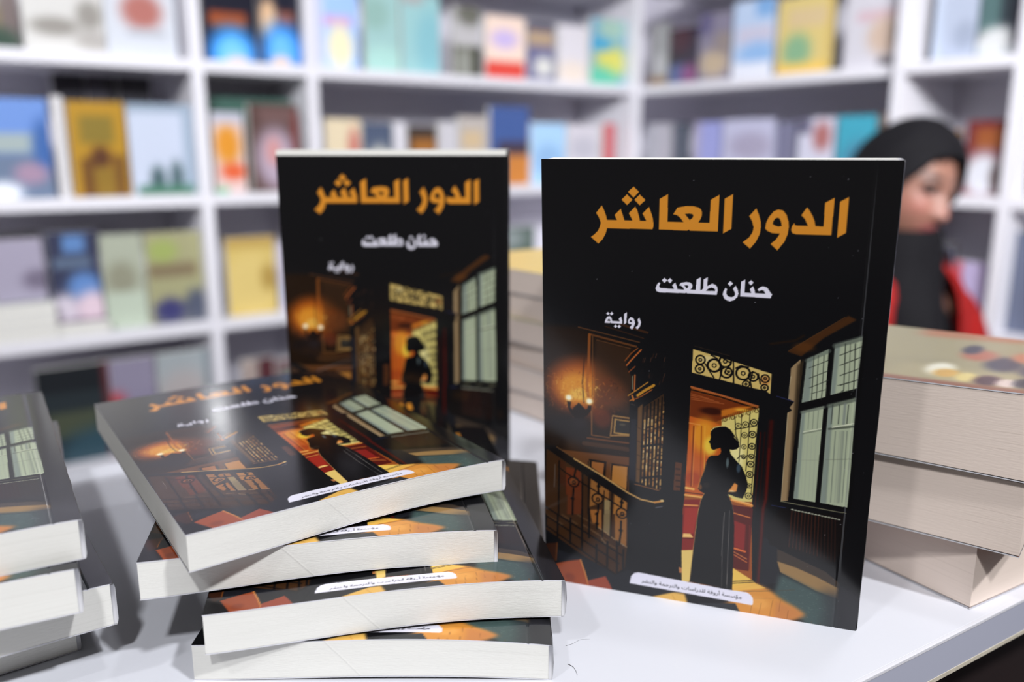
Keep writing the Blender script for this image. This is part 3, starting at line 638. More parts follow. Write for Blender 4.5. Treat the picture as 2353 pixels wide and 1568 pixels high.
["l",[170,118,62],0.9,1,5.8,[495,1230,494,1244]],
["l",[226,190,130],0.9,1,5.7,[494,1245,494,1255]],
["l",[120,80,44],0.9,1,5.7,[494,1261,494,1267]],
["l",[170,118,62],0.9,1,4.7,[494,1280,494,1296]],
["l",[205,160,92],0.9,1,6.5,[493,1299,493,1305]],
["l",[120,80,44],0.9,1,6.9,[493,1315,493,1330]],
["l",[120,80,44],0.9,1,7.0,[493,1325,492,1331]],
["l",[170,118,62],0.9,1,5.6,[493,1343,492,1351]],
["l",[120,80,44],0.9,1,5.0,[492,1357,492,1362]],
["l",[170,118,62],0.9,1,7.0,[492,1370,492,1384]],
["l",[226,190,130],0.9,1,3.8,[492,1389,491,1395]],
["l",[120,80,44],0.9,1,4.8,[492,1403,491,1419]],
["l",[205,160,92],0.9,1,3.5,[491,1422,491,1428]],
["l",[90,64,40],0.9,1,5.1,[513,1055,513,1063]],
["l",[90,64,40],0.9,1,6.1,[513,1070,513,1078]],
["l",[90,64,40],0.9,1,7.0,[513,1084,512,1090]],
["l",[205,160,92],0.9,1,5.3,[513,1101,512,1112]],
["l",[170,118,62],0.9,1,3.7,[512,1118,512,1124]],
["l",[205,160,92],0.9,1,6.3,[512,1135,512,1148]],
["l",[170,118,62],0.9,1,7.1,[512,1144,512,1152]],
["l",[170,118,62],0.9,1,6.9,[512,1167,511,1174]],
["l",[226,190,130],0.9,1,4.3,[511,1178,511,1184]],
["l",[205,160,92],0.9,1,7.3,[511,1198,511,1212]],
["l",[120,80,44],0.9,1,7.3,[511,1214,510,1220]],
["l",[120,80,44],0.9,1,5.4,[511,1224,511,1239]],
["l",[226,190,130],0.9,1,7.0,[510,1244,510,1255]],
["l",[205,160,92],0.9,1,6.4,[510,1260,510,1276]],
["l",[205,160,92],0.9,1,6.1,[510,1275,510,1285]],
["l",[205,160,92],0.9,1,5.8,[510,1289,509,1297]],
["l",[226,190,130],0.9,1,5.6,[510,1306,509,1319]],
["l",[170,118,62],0.9,1,3.6,[509,1323,509,1338]],
["l",[170,118,62],0.9,1,5.0,[509,1343,509,1356]],
["l",[226,190,130],0.9,1,3.7,[509,1358,508,1374]],
["l",[205,160,92],0.9,1,6.5,[508,1376,508,1391]],
["l",[170,118,62],0.9,1,5.5,[508,1394,508,1404]],
["l",[170,118,62],0.9,1,5.6,[508,1413,508,1428]],
["l",[170,118,62],0.9,1,5.2,[508,1428,507,1435]],
["l",[90,64,40],0.9,1,6.6,[529,1038,529,1048]],
["l",[90,64,40],0.9,1,4.6,[529,1057,529,1064]],
["l",[90,64,40],0.9,1,6.7,[529,1075,529,1090]],
["l",[170,118,62],0.9,1,3.7,[529,1084,529,1100]],
["l",[120,80,44],0.9,1,4.0,[528,1107,528,1116]],
["l",[170,118,62],0.9,1,7.5,[528,1126,528,1134]],
["l",[170,118,62],0.9,1,3.6,[528,1134,528,1144]],
["l",[120,80,44],0.9,1,5.8,[528,1159,527,1172]],
["l",[170,118,62],0.9,1,5.3,[528,1172,527,1186]],
["l",[170,118,62],0.9,1,5.0,[527,1186,527,1194]],
["l",[120,80,44],0.9,1,6.4,[527,1209,527,1221]],
["l",[120,80,44],0.9,1,6.1,[527,1227,526,1237]],
["l",[205,160,92],0.9,1,4.7,[527,1239,526,1252]],
["l",[120,80,44],0.9,1,4.6,[526,1261,526,1269]],
["l",[226,190,130],0.9,1,4.3,[526,1270,526,1277]],
["l",[170,118,62],0.9,1,5.7,[526,1291,525,1299]],
["l",[226,190,130],0.9,1,7.0,[526,1313,525,1327]],
["l",[120,80,44],0.9,1,7.3,[525,1323,525,1334]],
["l",[226,190,130],0.9,1,5.8,[525,1341,525,1349]],
["l",[226,190,130],0.9,1,4.0,[525,1356,524,1360]],
["l",[120,80,44],0.9,1,4.4,[525,1373,524,1383]],
["l",[120,80,44],0.9,1,6.4,[524,1395,524,1410]],
["l",[226,190,130],0.9,1,3.7,[524,1408,524,1416]],
["l",[205,160,92],0.9,1,4.4,[524,1431,524,1445]],
["l",[90,64,40],0.9,1,3.9,[545,1032,545,1040]],
["l",[90,64,40],0.9,1,4.2,[545,1050,545,1064]],
["l",[90,64,40],0.9,1,4.2,[545,1059,545,1072]],
["l",[205,160,92],0.9,1,6.9,[545,1075,544,1080]],
["l",[120,80,44],0.9,1,4.5,[544,1094,544,1108]],
["l",[120,80,44],0.9,1,6.4,[544,1117,544,1131]],
["l",[120,80,44],0.9,1,4.4,[544,1130,543,1135]],
["l",[226,190,130],0.9,1,4.7,[544,1151,543,1157]],
["l",[170,118,62],0.9,1,3.7,[543,1169,543,1178]],
["l",[120,80,44],0.9,1,7.1,[543,1188,543,1203]],
["l",[226,190,130],0.9,1,6.4,[543,1199,543,1214]],
["l",[120,80,44],0.9,1,7.4,[543,1214,543,1227]],
["l",[120,80,44],0.9,1,3.7,[543,1237,542,1244]],
["l",[205,160,92],0.9,1,5.1,[542,1251,542,1264]],
["l",[205,160,92],0.9,1,4.7,[542,1271,542,1278]],
["l",[205,160,92],0.9,1,5.4,[542,1288,542,1299]],
["l",[226,190,130],0.9,1,4.3,[542,1311,541,1324]],
["l",[170,118,62],0.9,1,4.3,[542,1322,541,1334]],
["l",[170,118,62],0.9,1,5.1,[541,1346,541,1361]],
["l",[120,80,44],0.9,1,6.8,[541,1356,541,1371]],
["l",[205,160,92],0.9,1,7.5,[541,1376,540,1382]],
["l",[205,160,92],0.9,1,4.4,[541,1400,540,1408]],
["l",[205,160,92],0.9,1,6.7,[540,1412,540,1425]],
["l",[120,80,44],0.9,1,4.2,[540,1437,540,1447]],
["l",[16,15,17],0.95,1,5.9,[456,1069,450,1429]],
["l",[16,15,17],0.95,1,5.9,[473,1057,467,1433]],
["l",[16,15,17],0.95,1,5.9,[489,1045,483,1436]],
["l",[16,15,17],0.95,1,5.9,[505,1033,499,1440]],
["l",[16,15,17],0.95,1,5.9,[521,1022,516,1444]],
["l",[16,15,17],0.95,1,5.9,[537,1010,532,1448]],
["l",[16,15,17],0.95,1,5.9,[553,998,548,1451]],
["l",[18,16,18],0.85,1,10.3,[452,1250,538,1230]],
["l",[18,16,18],0.85,1,10.3,[456,1403,543,1381]],
["l",[150,96,52],0.9,1,4.1,[425,1437,535,1453]],
["f",[92,52,30],0.9,1,[603,1306,633,1307,629,1441,599,1442]],
["l",[40,24,18],0.8,1,8.3,[608,1338,623,1338]],
["l",[40,24,18],0.8,1,8.3,[609,1366,624,1366]],
["l",[40,24,18],0.8,1,8.3,[610,1394,625,1394]],
["l",[40,24,18],0.8,1,8.3,[612,1422,626,1422]],
["l",[70,40,26],0.6,2,3.4,[526,937,522,956]],
["l",[96,60,44],0.6,2,3.4,[546,902,541,921]],
["l",[40,34,32],0.6,2,3.4,[542,858,538,877]],
["l",[70,40,26],0.6,2,3.4,[482,908,478,927]],
["l",[96,60,44],0.6,2,3.4,[508,816,504,835]],
["l",[40,34,32],0.6,2,3.4,[477,903,472,922]],
["l",[70,40,26],0.6,2,3.4,[453,841,448,860]],
["l",[96,60,44],0.6,2,3.4,[486,836,482,855]],
["l",[40,34,32],0.6,2,3.4,[493,909,488,928]],
["l",[70,40,26],0.6,2,3.4,[496,818,491,837]],
["l",[96,60,44],0.6,2,3.4,[545,829,541,848]],
["l",[40,34,32],0.6,2,3.4,[448,895,443,914]],
["l",[70,40,26],0.6,2,3.4,[540,925,536,944]],
["l",[96,60,44],0.6,2,3.4,[460,839,455,858]],
["f",[206,178,104],1,1,[661,783,777,811,983,864,983,952,966,942,660,887]],
["g",[222,206,150],0.6,720,823,41,21],
["g",[190,120,60],0.7,960,896,28,31],
["r",[17,16,17],1,6.9,693,828,19],
["r",[17,16,17],0.9,4.8,693,828,6],
["r",[17,16,17],1,6.9,692,868,18],
["r",[17,16,17],0.9,4.8,692,868,5],
["r",[17,16,17],1,9.0,751,848,27],
["r",[17,16,17],0.9,4.8,751,848,8],
["r",[17,16,17],1,7.6,802,874,23],
["r",[17,16,17],0.9,4.8,802,874,7],
["r",[17,16,17],1,7.6,795,827,24],
["r",[17,16,17],0.9,4.8,795,827,7],
["r",[17,16,17],1,8.3,870,872,28],
["r",[17,16,17],0.9,4.8,870,872,8],
["r",[17,16,17],1,6.9,911,883,19],
["r",[17,16,17],0.9,4.8,911,883,6],
["r",[17,16,17],1,6.2,959,887,16],
["r",[17,16,17],0.9,4.8,959,887,5],
["r",[17,16,17],1,6.2,959,927,14],
["r",[17,16,17],0.9,4.8,959,927,4],
["r",[17,16,17],1,5.5,811,870,14],
["r",[17,16,17],0.9,4.8,811,870,4],
["r",[17,16,17],1,5.5,884,918,14],
["r",[17,16,17],0.9,4.8,884,918,4],
["l",[17,16,17],0.95,1,6.2,[828,821,834,922]],
["l",[17,16,17],0.95,1,6.2,[736,803,761,816,784,861,776,906]],
["l",[17,16,17],0.95,1,6.2,[714,845,737,880,752,901]],
["l",[17,16,17],0.95,1,6.2,[908,861,900,905,910,944]],
["l",[17,16,17],0.95,1,6.2,[931,869,941,912]],
["l",[17,16,17],0.95,1,6.2,[774,807,813,829]],
["l",[17,16,17],0.95,1,6.2,[840,852,860,840,890,844]],
["l",[60,44,32],0.7,1,2.8,[666,769,812,801]],
["f",[150,78,28],1,1,[659,948,786,977,940,1016,938,1477,958,1827,879,1888,651,1894,644,1529,650,1461]],
["f",[110,48,20],1,3,[659,969,787,992,931,1017,791,1070,827,1066,769,1099,659,1085]],
["l",[176,96,50],0.95,1,7.6,[659,951,786,977,937,1011]],
["l",[24,14,12],0.9,1,6.9,[659,964,786,986,938,1023]],
["l",[196,112,60],0.6,1,2.8,[660,982,736,997]],
["l",[196,112,60],0.6,1,2.8,[661,990,757,1003]],
["l",[196,112,60],0.6,1,2.8,[661,999,778,1009]],
["l",[196,112,60],0.6,1,2.8,[661,1007,799,1015]],
["g",[46,18,12],0.9,749,1052,72,24],
["f",[206,120,34],0.85,4,[789,1044,857,1021,924,1012,858,1044,791,1074]],
["g",[226,172,56],0.8,875,1034,41,10],
["f",[196,92,32],0.9,3,[658,1085,766,1103,830,1126,848,1451,650,1457]],
["g",[224,150,40],0.85,723,1170,79,114],
["g",[236,205,70],0.85,750,1213,38,62],
["g",[150,52,24],0.6,683,1375,55,52],
["l",[120,52,18],0.85,1,6.2,[677,1129,675,1412]],
["l",[226,150,70],0.85,1,2.4,[684,1128,681,1412]],
["l",[150,70,20],0.85,1,4.8,[710,1125,715,1407]],
["l",[236,180,70],0.85,1,2.8,[724,1123,731,1404]],
["l",[226,150,70],0.8,1,4.8,[657,1116,703,1120]],
["l",[238,180,92],0.95,1,11.0,[654,1423,687,1425]],
["l",[60,24,16],0.9,1,4.8,[649,1445,733,1444]],
["l",[236,176,90],0.95,1,9.0,[651,1458,730,1459]],
["f",[128,30,22],1,1,[649,1481,723,1470,715,1518,695,1724,646,1733,645,1529]],
["f",[160,44,32],0.9,2,[652,1521,711,1512,708,1544,695,1641,650,1648]],
["l",[230,160,80],0.9,1,6.9,[651,1507,708,1502]],
["f",[236,190,112],1,1,[649,1648,681,1644,695,1661,647,1667]],
["l",[60,26,18],0.9,0,4.1,[648,1672,696,1665]],
["f",[224,192,108],1,1,[645,1733,695,1723,685,1887,652,1891]],
["f",[190,120,70],0.9,1,[635,1820,648,1822,651,1847,638,1849]],
["f",[214,198,116],1,1,[792,1085,942,1018,937,1450,904,1454,857,1449,809,1417]],
["g",[238,228,160],0.8,863,1252,45,114],
["l",[96,66,26],0.7,1,3.1,[796,1096,800,1069]],
["l",[96,66,26],0.7,1,3.1,[805,1092,810,1065]],
["l",[96,66,26],0.7,1,3.1,[815,1087,819,1061]],
["l",[96,66,26],0.7,1,3.1,[824,1083,829,1057]],
["l",[96,66,26],0.7,1,3.1,[833,1079,838,1052]],
["l",[96,66,26],0.7,1,3.1,[843,1075,847,1048]],
["l",[96,66,26],0.7,1,3.1,[852,1070,857,1044]],
["l",[96,66,26],0.7,1,3.1,[861,1066,866,1040]],
["l",[96,66,26],0.7,1,3.1,[871,1062,875,1036]],
["l",[96,66,26],0.7,1,3.1,[880,1058,885,1032]],
["l",[96,66,26],0.7,1,3.1,[889,1053,894,1028]],
["l",[96,66,26],0.7,1,3.1,[899,1049,903,1024]],
["l",[96,66,26],0.7,1,3.1,[908,1045,912,1020]],
["l",[96,66,26],0.7,1,3.1,[917,1041,921,1016]],
["l",[96,66,26],0.7,1,3.1,[926,1037,931,1012]],
["l",[96,66,26],0.7,1,3.1,[935,1032,940,1008]],
["r",[74,52,24],0.8,3.1,805,1085,8],
["r",[74,52,24],0.8,3.1,837,1072,8],
["r",[74,52,24],0.8,3.1,869,1059,8],
["r",[74,52,24],0.8,3.1,901,1045,8],
["r",[74,52,24],0.8,3.1,932,1032,8],
["r",[26,24,22],0.95,3.1,862,1107,12],
["r",[26,24,22],0.95,2.8,862,1107,4],
["r",[26,24,22],0.95,3.8,892,1098,13],
["r",[26,24,22],0.95,3.4,892,1098,4],
["r",[26,24,22],0.95,4.8,925,1085,14],
["r",[26,24,22],0.95,4.3,925,1085,5],
["r",[26,24,22],0.95,3.1,890,1146,12],
["r",[26,24,22],0.95,2.8,890,1146,4],
["r",[26,24,22],0.95,5.2,922,1139,14],
["r",[26,24,22],0.95,4.7,922,1139,5],
["r",[26,24,22],0.95,2.8,890,1199,10],
["r",[26,24,22],0.95,2.5,890,1199,3],
["r",[26,24,22],0.95,4.8,923,1193,13],
["r",[26,24,22],0.95,4.3,923,1193,4],
["r",[26,24,22],0.95,2.8,891,1245,9],
["r",[26,24,22],0.95,2.5,891,1245,3],
["r",[26,24,22],0.95,4.1,923,1239,10],
["r",[26,24,22],0.95,3.7,923,1239,3],
["r",[26,24,22],0.95,4.8,922,1275,13],
["r",[26,24,22],0.95,4.3,922,1275,4],
["r",[26,24,22],0.95,4.8,921,1323,14],
["r",[26,24,22],0.95,4.3,921,1323,5],
["r",[26,24,22],0.95,4.1,923,1376,10],
["r",[26,24,22],0.95,3.7,923,1376,3],
["r",[26,24,22],0.95,4.1,922,1424,14],
["r",[26,24,22],0.95,3.7,922,1424,5],
["l",[24,22,20],0.9,1,3.4,[874,1053,875,1151,874,1270]],
["l",[24,22,20],0.9,1,3.4,[907,1038,907,1193,904,1309]],
["l",[24,22,20],0.9,1,3.4,[847,1067,854,1146,868,1183]],
["l",[24,22,20],0.9,1,3.4,[828,1126,862,1172]],
["l",[24,22,20],0.9,1,3.4,[942,1090,935,1243,931,1418]],
["l",[24,22,20],0.9,1,3.4,[849,1124,940,1098]],
["l",[24,22,20],0.9,1,3.4,[865,1258,880,1239,891,1256,907,1235,924,1252,936,1235]],
["l",[228,146,64],0.95,2,11.7,[811,1450,857,1453,938,1468]],
["l",[250,210,130],0.8,1,4.1,[854,1450,937,1462]],
["f",[84,20,14],1,1,[813,1476,938,1477,943,1482,941,1786,873,1786,849,1497]],
["f",[140,34,30],0.9,3,[868,1550,917,1563,917,1687,872,1676]],
["l",[226,134,60],0.95,1,4.8,[864,1514,934,1526]],
["l",[224,112,48],0.95,1,9.0,[872,1684,921,1693]],
["l",[224,140,70],0.95,1,3.4,[873,1702,930,1728]],
["l",[210,118,56],0.95,1,4.1,[874,1716,931,1744]],
["f",[232,190,86],1,1,[873,1782,958,1827,977,1842,875,1889]],
["l",[30,22,16],0.9,1,3.8,[876,1850,967,1827]],
["l",[30,22,16],0.9,1,3.8,[876,1859,967,1836]],
["l",[70,18,14],0.7,12,17.2,[995,1073,992,1429,985,1476,983,1834]],
["l",[96,24,18],0.6,6,8.3,[993,1197,994,1429,985,1476,986,1825]],
["l",[60,18,14],0.8,3,6.2,[955,1126,950,1475]],
["l",[44,16,14],0.8,3,6.2,[972,1124,967,1472]],
["l",[126,40,30],0.5,2,5.5,[934,1564,944,1775]],
["f",[30,31,36],0.9,3,[993,1606,1047,1637,1055,1652,1074,1817,1002,1847,990,1825]],
["l",[40,44,80],0.9,1,4.1,[1009,959,1060,971,1079,976]],
["l",[44,50,90],0.9,1,3.4,[1018,1453,1076,1457]],
["f",[150,126,92],1,1,[1057,833,1068,818,1092,792,1093,929,1088,892,1087,1422,1055,1429,1056,1026,1073,1016,1063,1003,1079,976,1058,967,1058,895]],
["f",[60,48,34],0.85,6,[1080,820,1105,790,1102,928,1100,891,1106,1412,1080,1423]],
["l",[196,178,140],0.9,1,2.4,[1058,1029,1056,1429]],
["l",[196,178,140],0.9,1,2.1,[1059,868,1056,933,1057,967]],
["f",[17,17,18],1,1,[1105,790,1320,662,1312,870,1325,1428,1084,1423,1100,891]],
["f",[170,180,152],1,1,[1116,790,1195,741,1197,944,1109,977]],
["f",[170,180,152],1,1,[1217,721,1316,681,1318,894,1216,933]],
["f",[170,180,152],1,1,[1111,1015,1194,983,1193,1414,1105,1409]],
["f",[170,180,152],1,1,[1212,976,1319,934,1319,1420,1212,1413]],
["f",[122,134,128],0.8,4,[1116,790,1138,776,1138,966,1109,977]],
["f",[122,134,128],0.8,4,[1217,721,1236,713,1233,926,1216,933]],
["f",[122,134,128],0.8,4,[1111,1015,1125,1010,1123,1409,1105,1409]],
["f",[122,134,128],0.8,4,[1212,976,1230,970,1236,1414,1212,1413]],
["l",[90,100,92],0.6,5,17.2,[1116,796,1196,749]],
["l",[84,92,84],0.7,6,20.7,[1217,726,1317,686]],
["l",[100,108,98],0.7,5,12.4,[1111,1019,1195,988]],
["l",[84,92,82],0.75,6,17.2,[1212,981,1319,941]],
["l",[44,48,44],0.85,1,3.1,[1141,772,1145,924,1145,961]],
["l",[44,48,44],0.85,1,2.4,[1158,771,1163,922,1163,960]],
["l",[44,48,44],0.85,1,3.1,[1179,769,1183,920,1182,958]],
["l",[44,48,44],0.85,1,2.8,[1127,826,1196,789]],
["l",[44,48,44],0.85,1,2.8,[1130,870,1200,832]],
["l",[44,48,44],0.85,1,2.8,[1133,911,1203,872]],
["l",[44,48,44],0.8,1,2.4,[1142,935,1194,913]],
["l",[44,48,44],0.85,1,3.8,[1255,715,1264,911,1256,914]],
["l",[44,48,44],0.85,1,2.1,[1273,713,1282,910,1272,913]],
["l",[44,48,44],0.85,1,3.8,[1291,712,1301,908,1292,910]],
["l",[44,48,44],0.9,1,3.4,[1238,764,1316,722]],
["l",[44,48,44],0.9,1,3.4,[1241,806,1320,764]],
["l",[44,48,44],0.9,1,3.4,[1245,848,1325,808]],
["l",[44,48,44],0.9,1,3.4,[1249,889,1329,853]],
["l",[44,48,44],0.7,1,2.8,[1239,891,1316,859]],
["l",[112,120,106],0.8,1,2.8,[1139,1009,1141,1089]],
["l",[112,120,106],0.8,1,2.8,[1157,1007,1158,1087]],
["l",[112,120,106],0.8,1,2.8,[1175,1005,1176,1085]],
["l",[60,66,60],0.85,1,4.1,[1228,974,1228,1057]],
["l",[60,66,60],0.85,1,4.1,[1254,971,1255,1054]],
["l",[60,66,60],0.85,1,4.1,[1287,968,1287,1050]],
["l",[120,128,124],0.7,3,10.3,[1274,966,1275,1052]],
["l",[120,128,110],0.8,2,5.5,[1122,1112,1193,1088]],
["l",[224,226,200],0.9,1,3.1,[1123,1105,1192,1081]],
["l",[70,76,66],0.8,3,9.0,[1221,1080,1317,1059]],
["l",[226,228,202],0.9,1,3.8,[1233,1072,1317,1045]],
["l",[160,168,148],0.7,2,3.1,[1130,1120,1134,1403]],
["l",[160,168,148],0.7,2,4.1,[1143,1118,1147,1401]],
["l",[160,168,148],0.7,2,3.1,[1159,1117,1164,1399]],
["l",[160,168,148],0.7,2,4.1,[1175,1115,1180,1396]],
["l",[130,138,124],0.75,2,3.8,[1228,1090,1232,1408]],
["l",[108,116,106],0.75,2,3.8,[1247,1088,1252,1405]],
["l",[150,158,140],0.75,2,3.8,[1263,1086,1268,1402]],
["l",[130,138,124],0.75,2,3.8,[1278,1084,1284,1400]],
["l",[108,116,106],0.75,2,3.8,[1291,1082,1297,1398]],
["l",[150,158,140],0.75,2,3.8,[1306,1081,1313,1395]],
["l",[128,136,122],0.5,6,13.8,[1274,1088,1281,1400]],
["l",[110,116,100],0.6,2,3.4,[1219,1216,1316,1202]],
["l",[140,146,128],0.5,1,2.8,[1106,1232,1194,1222]],
["l",[140,138,108],0.9,1,3.1,[1055,1430,1288,1445,1316,1446]],
["l",[17,17,18],1,1,15.2,[1324,668,1320,869,1328,1425]],
["f",[22,19,19],1,3,[1056,1465,1315,1458,1323,1617,1276,1689,1020,1642,1007,1552]],
["l",[64,34,26],0.8,2,5.2,[1103,1469,1102,1638]],
["l",[64,34,26],0.8,2,5.2,[1117,1470,1117,1641]],
["l",[64,34,26],0.8,2,5.2,[1130,1471,1131,1644]],
["l",[64,34,26],0.8,2,5.2,[1144,1472,1146,1647]],
["l",[64,34,26],0.8,2,5.2,[1157,1474,1160,1650]],
["l",[64,34,26],0.8,2,5.2,[1171,1475,1175,1653]],
["l",[64,34,26],0.8,2,5.2,[1184,1476,1189,1656]],
["l",[64,34,26],0.8,2,5.2,[1198,1477,1204,1659]],
["l",[64,34,26],0.8,2,5.2,[1211,1478,1218,1662]],
["l",[46,28,24],0.8,2,5.2,[1224,1479,1232,1665]],
["l",[46,28,24],0.8,2,5.2,[1238,1481,1247,1668]],
["l",[46,28,24],0.8,2,5.2,[1251,1482,1261,1671]],
["l",[46,28,24],0.8,2,5.2,[1264,1483,1275,1674]],
["l",[46,28,24],0.8,2,5.2,[1277,1484,1290,1677]],
["g",[196,200,178],0.95,1104,1461,9,4],
["g",[196,200,178],0.95,1118,1462,9,4],
["g",[196,200,178],0.95,1131,1464,9,4],
["g",[196,200,178],0.95,1145,1465,9,4],
["g",[196,200,178],0.95,1158,1466,9,4],
["g",[196,200,178],0.95,1172,1467,9,4],
["g",[196,200,178],0.95,1185,1469,9,4],
["g",[196,200,178],0.95,1198,1470,9,4],
["g",[196,200,178],0.95,1212,1471,9,4],
["g",[196,200,178],0.95,1225,1473,9,4],
["g",[196,200,178],0.95,1238,1474,9,4],
["g",[196,200,178],0.95,1252,1475,9,4],
["g",[196,200,178],0.95,1265,1476,9,4],
["g",[196,200,178],0.95,1278,1478,9,4],
["g",[196,200,178],0.95,1291,1479,9,4],
["l",[150,152,130],0.6,1,3.4,[1103,1463,1289,1479]],
["f",[74,44,22],0.9,5,[1039,764,1135,690,1257,600,1288,615,1173,697,1094,780]],
["g",[96,56,24],0.5,1101,741,59,28],
["l",[104,66,34],0.7,1,2.8,[1043,761,1152,678,1245,607]],
["l",[40,26,16],0.6,5,10.3,[972,737,1067,716,1097,693]],
["f",[60,50,42],1,3,[1054,1656,1259,1732,1317,1778,1317,1818,1263,1780,1059,1721]],
["f",[150,118,74],1,2,[1058,1716,1137,1733,1225,1763,1314,1802,1317,1855,1227,1832,1074,1767]],
["f",[64,82,80],1,14,[1074,1773,1227,1830,1320,1852,1329,1997,1200,2006,1051,1884,1061,1836]],
["l",[112,130,118],0.32,2,2.8,[1267,1959,1272,1960]],
["l",[52,72,72],0.32,2,2.8,[1284,1958,1289,1959]],
["l",[88,110,104],0.32,2,2.8,[1267,1956,1272,1957]],
["l",[112,130,118],0.32,2,2.8,[1086,1820,1091,1821]],
["l",[52,72,72],0.32,2,2.8,[1086,1799,1091,1800]],
["l",[88,110,104],0.32,2,2.8,[1300,1988,1305,1989]],
["l",[112,130,118],0.32,2,2.8,[1200,1854,1204,1855]],
["l",[52,72,72],0.32,2,2.8,[1114,1918,1119,1919]],
["l",[88,110,104],0.32,2,2.8,[1283,1933,1288,1934]],
["l",[112,130,118],0.32,2,2.8,[1240,1921,1245,1922]],
["l",[52,72,72],0.32,2,2.8,[1242,1967,1247,1968]],
["l",[88,110,104],0.32,2,2.8,[1172,1837,1177,1838]],
["l",[112,130,118],0.32,2,2.8,[1099,1882,1104,1883]],
["l",[52,72,72],0.32,2,2.8,[1090,1813,1095,1814]],
["l",[88,110,104],0.32,2,2.8,[1279,1974,1284,1975]],
["l",[112,130,118],0.32,2,2.8,[1103,1831,1108,1832]],
["l",[52,72,72],0.32,2,2.8,[1302,1979,1307,1980]],
["l",[88,110,104],0.32,2,2.8,[1219,1899,1223,1900]],
["l",[112,130,118],0.32,2,2.8,[1254,1912,1259,1913]],
["l",[52,72,72],0.32,2,2.8,[1297,1959,1302,1960]],
["l",[88,110,104],0.32,2,2.8,[1217,1855,1222,1856]],
["l",[112,130,118],0.32,2,2.8,[1235,1862,1240,1863]],
["l",[52,72,72],0.32,2,2.8,[1116,1912,1121,1914]],
["l",[88,110,104],0.32,2,2.8,[1207,1906,1212,1907]],
["l",[112,130,118],0.32,2,2.8,[1238,1949,1243,1951]],
["l",[52,72,72],0.32,2,2.8,[1284,1872,1288,1873]],
["l",[88,110,104],0.32,2,2.8,[1086,1808,1091,1809]],
["l",[112,130,118],0.32,2,2.8,[1295,1931,1300,1932]],
["l",[52,72,72],0.32,2,2.8,[1164,1898,1169,1899]],
["l",[88,110,104],0.32,2,2.8,[1106,1852,1111,1853]],
["l",[112,130,118],0.32,2,2.8,[1148,1900,1152,1901]],
["l",[52,72,72],0.32,2,2.8,[1119,1927,1124,1928]],
["l",[88,110,104],0.32,2,2.8,[1086,1811,1091,1812]],
["l",[112,130,118],0.32,2,2.8,[1121,1930,1126,1931]],
["l",[52,72,72],0.32,2,2.8,[1139,1899,1144,1900]],
["l",[88,110,104],0.32,2,2.8,[1229,1891,1233,1892]],
["l",[112,130,118],0.32,2,2.8,[1149,1909,1154,1910]],
["l",[52,72,72],0.32,2,2.8,[1094,1804,1099,1806]],
["l",[88,110,104],0.32,2,2.8,[1168,1865,1173,1866]],
["l",[112,130,118],0.32,2,2.8,[1092,1811,1097,1813]],
["l",[52,72,72],0.32,2,2.8,[1195,1949,1200,1950]],
["l",[88,110,104],0.32,2,2.8,[1231,1868,1236,1869]],
["l",[112,130,118],0.32,2,2.8,[1161,1905,1166,1906]],
["l",[52,72,72],0.32,2,2.8,[1095,1825,1100,1827]],
["l",[88,110,104],0.32,2,2.8,[1096,1859,1101,1860]],
["l",[112,130,118],0.32,2,2.8,[1204,1941,1209,1942]],
["l",[52,72,72],0.32,2,2.8,[1084,1815,1089,1816]],
["l",[88,110,104],0.32,2,2.8,[1141,1867,1146,1868]],
["l",[112,130,118],0.32,2,2.8,[1152,1940,1157,1941]],
["l",[52,72,72],0.32,2,2.8,[1163,1933,1167,1934]],
["l",[88,110,104],0.32,2,2.8,[1296,1902,1301,1904]],
["l",[112,130,118],0.32,2,2.8,[1118,1912,1123,1913]],
["l",[52,72,72],0.32,2,2.8,[1080,1812,1085,1813]],
["l",[88,110,104],0.32,2,2.8,[1120,1813,1124,1814]],
["l",[112,130,118],0.32,2,2.8,[1216,1844,1221,1845]],
["l",[52,72,72],0.32,2,2.8,[1141,1884,1146,1885]],
["l",[88,110,104],0.32,2,2.8,[1225,1859,1230,1860]],
["l",[112,130,118],0.32,2,2.8,[1201,1921,1206,1923]],
["l",[52,72,72],0.32,2,2.8,[1090,1856,1095,1857]],
["l",[88,110,104],0.32,2,2.8,[1158,1831,1163,1832]],
["l",[112,130,118],0.32,2,2.8,[1204,1847,1209,1848]],
["l",[52,72,72],0.32,2,2.8,[1231,1906,1236,1908]],
["l",[88,110,104],0.32,2,2.8,[1270,1916,1275,1917]],
["l",[112,130,118],0.32,2,2.8,[1266,1901,1271,1902]],
["l",[52,72,72],0.32,2,2.8,[1187,1904,1192,1905]],
["l",[88,110,104],0.32,2,2.8,[1231,1883,1236,1884]],
["l",[112,130,118],0.32,2,2.8,[1093,1885,1098,1886]],
["l",[52,72,72],0.32,2,2.8,[1251,1958,1256,1959]],
["l",[88,110,104],0.32,2,2.8,[1217,1937,1222,1938]],
["l",[112,130,118],0.32,2,2.8,[1119,1851,1124,1852]],
["l",[52,72,72],0.32,2,2.8,[1167,1866,1172,1867]],
["l",[88,110,104],0.32,2,2.8,[1154,1898,1159,1899]],
["l",[112,130,118],0.32,2,2.8,[1264,1920,1269,1921]],
["l",[52,72,72],0.32,2,2.8,[1242,1921,1247,1922]],
["l",[88,110,104],0.32,2,2.8,[1237,1920,1242,1921]],
["l",[112,130,118],0.32,2,2.8,[1114,1912,1119,1913]],
["l",[52,72,72],0.32,2,2.8,[1116,1842,1121,1843]],
["l",[88,110,104],0.32,2,2.8,[1200,1917,1205,1918]],
["l",[112,130,118],0.32,2,2.8,[1281,1880,1285,1881]],
["l",[52,72,72],0.32,2,2.8,[1092,1875,1097,1876]],
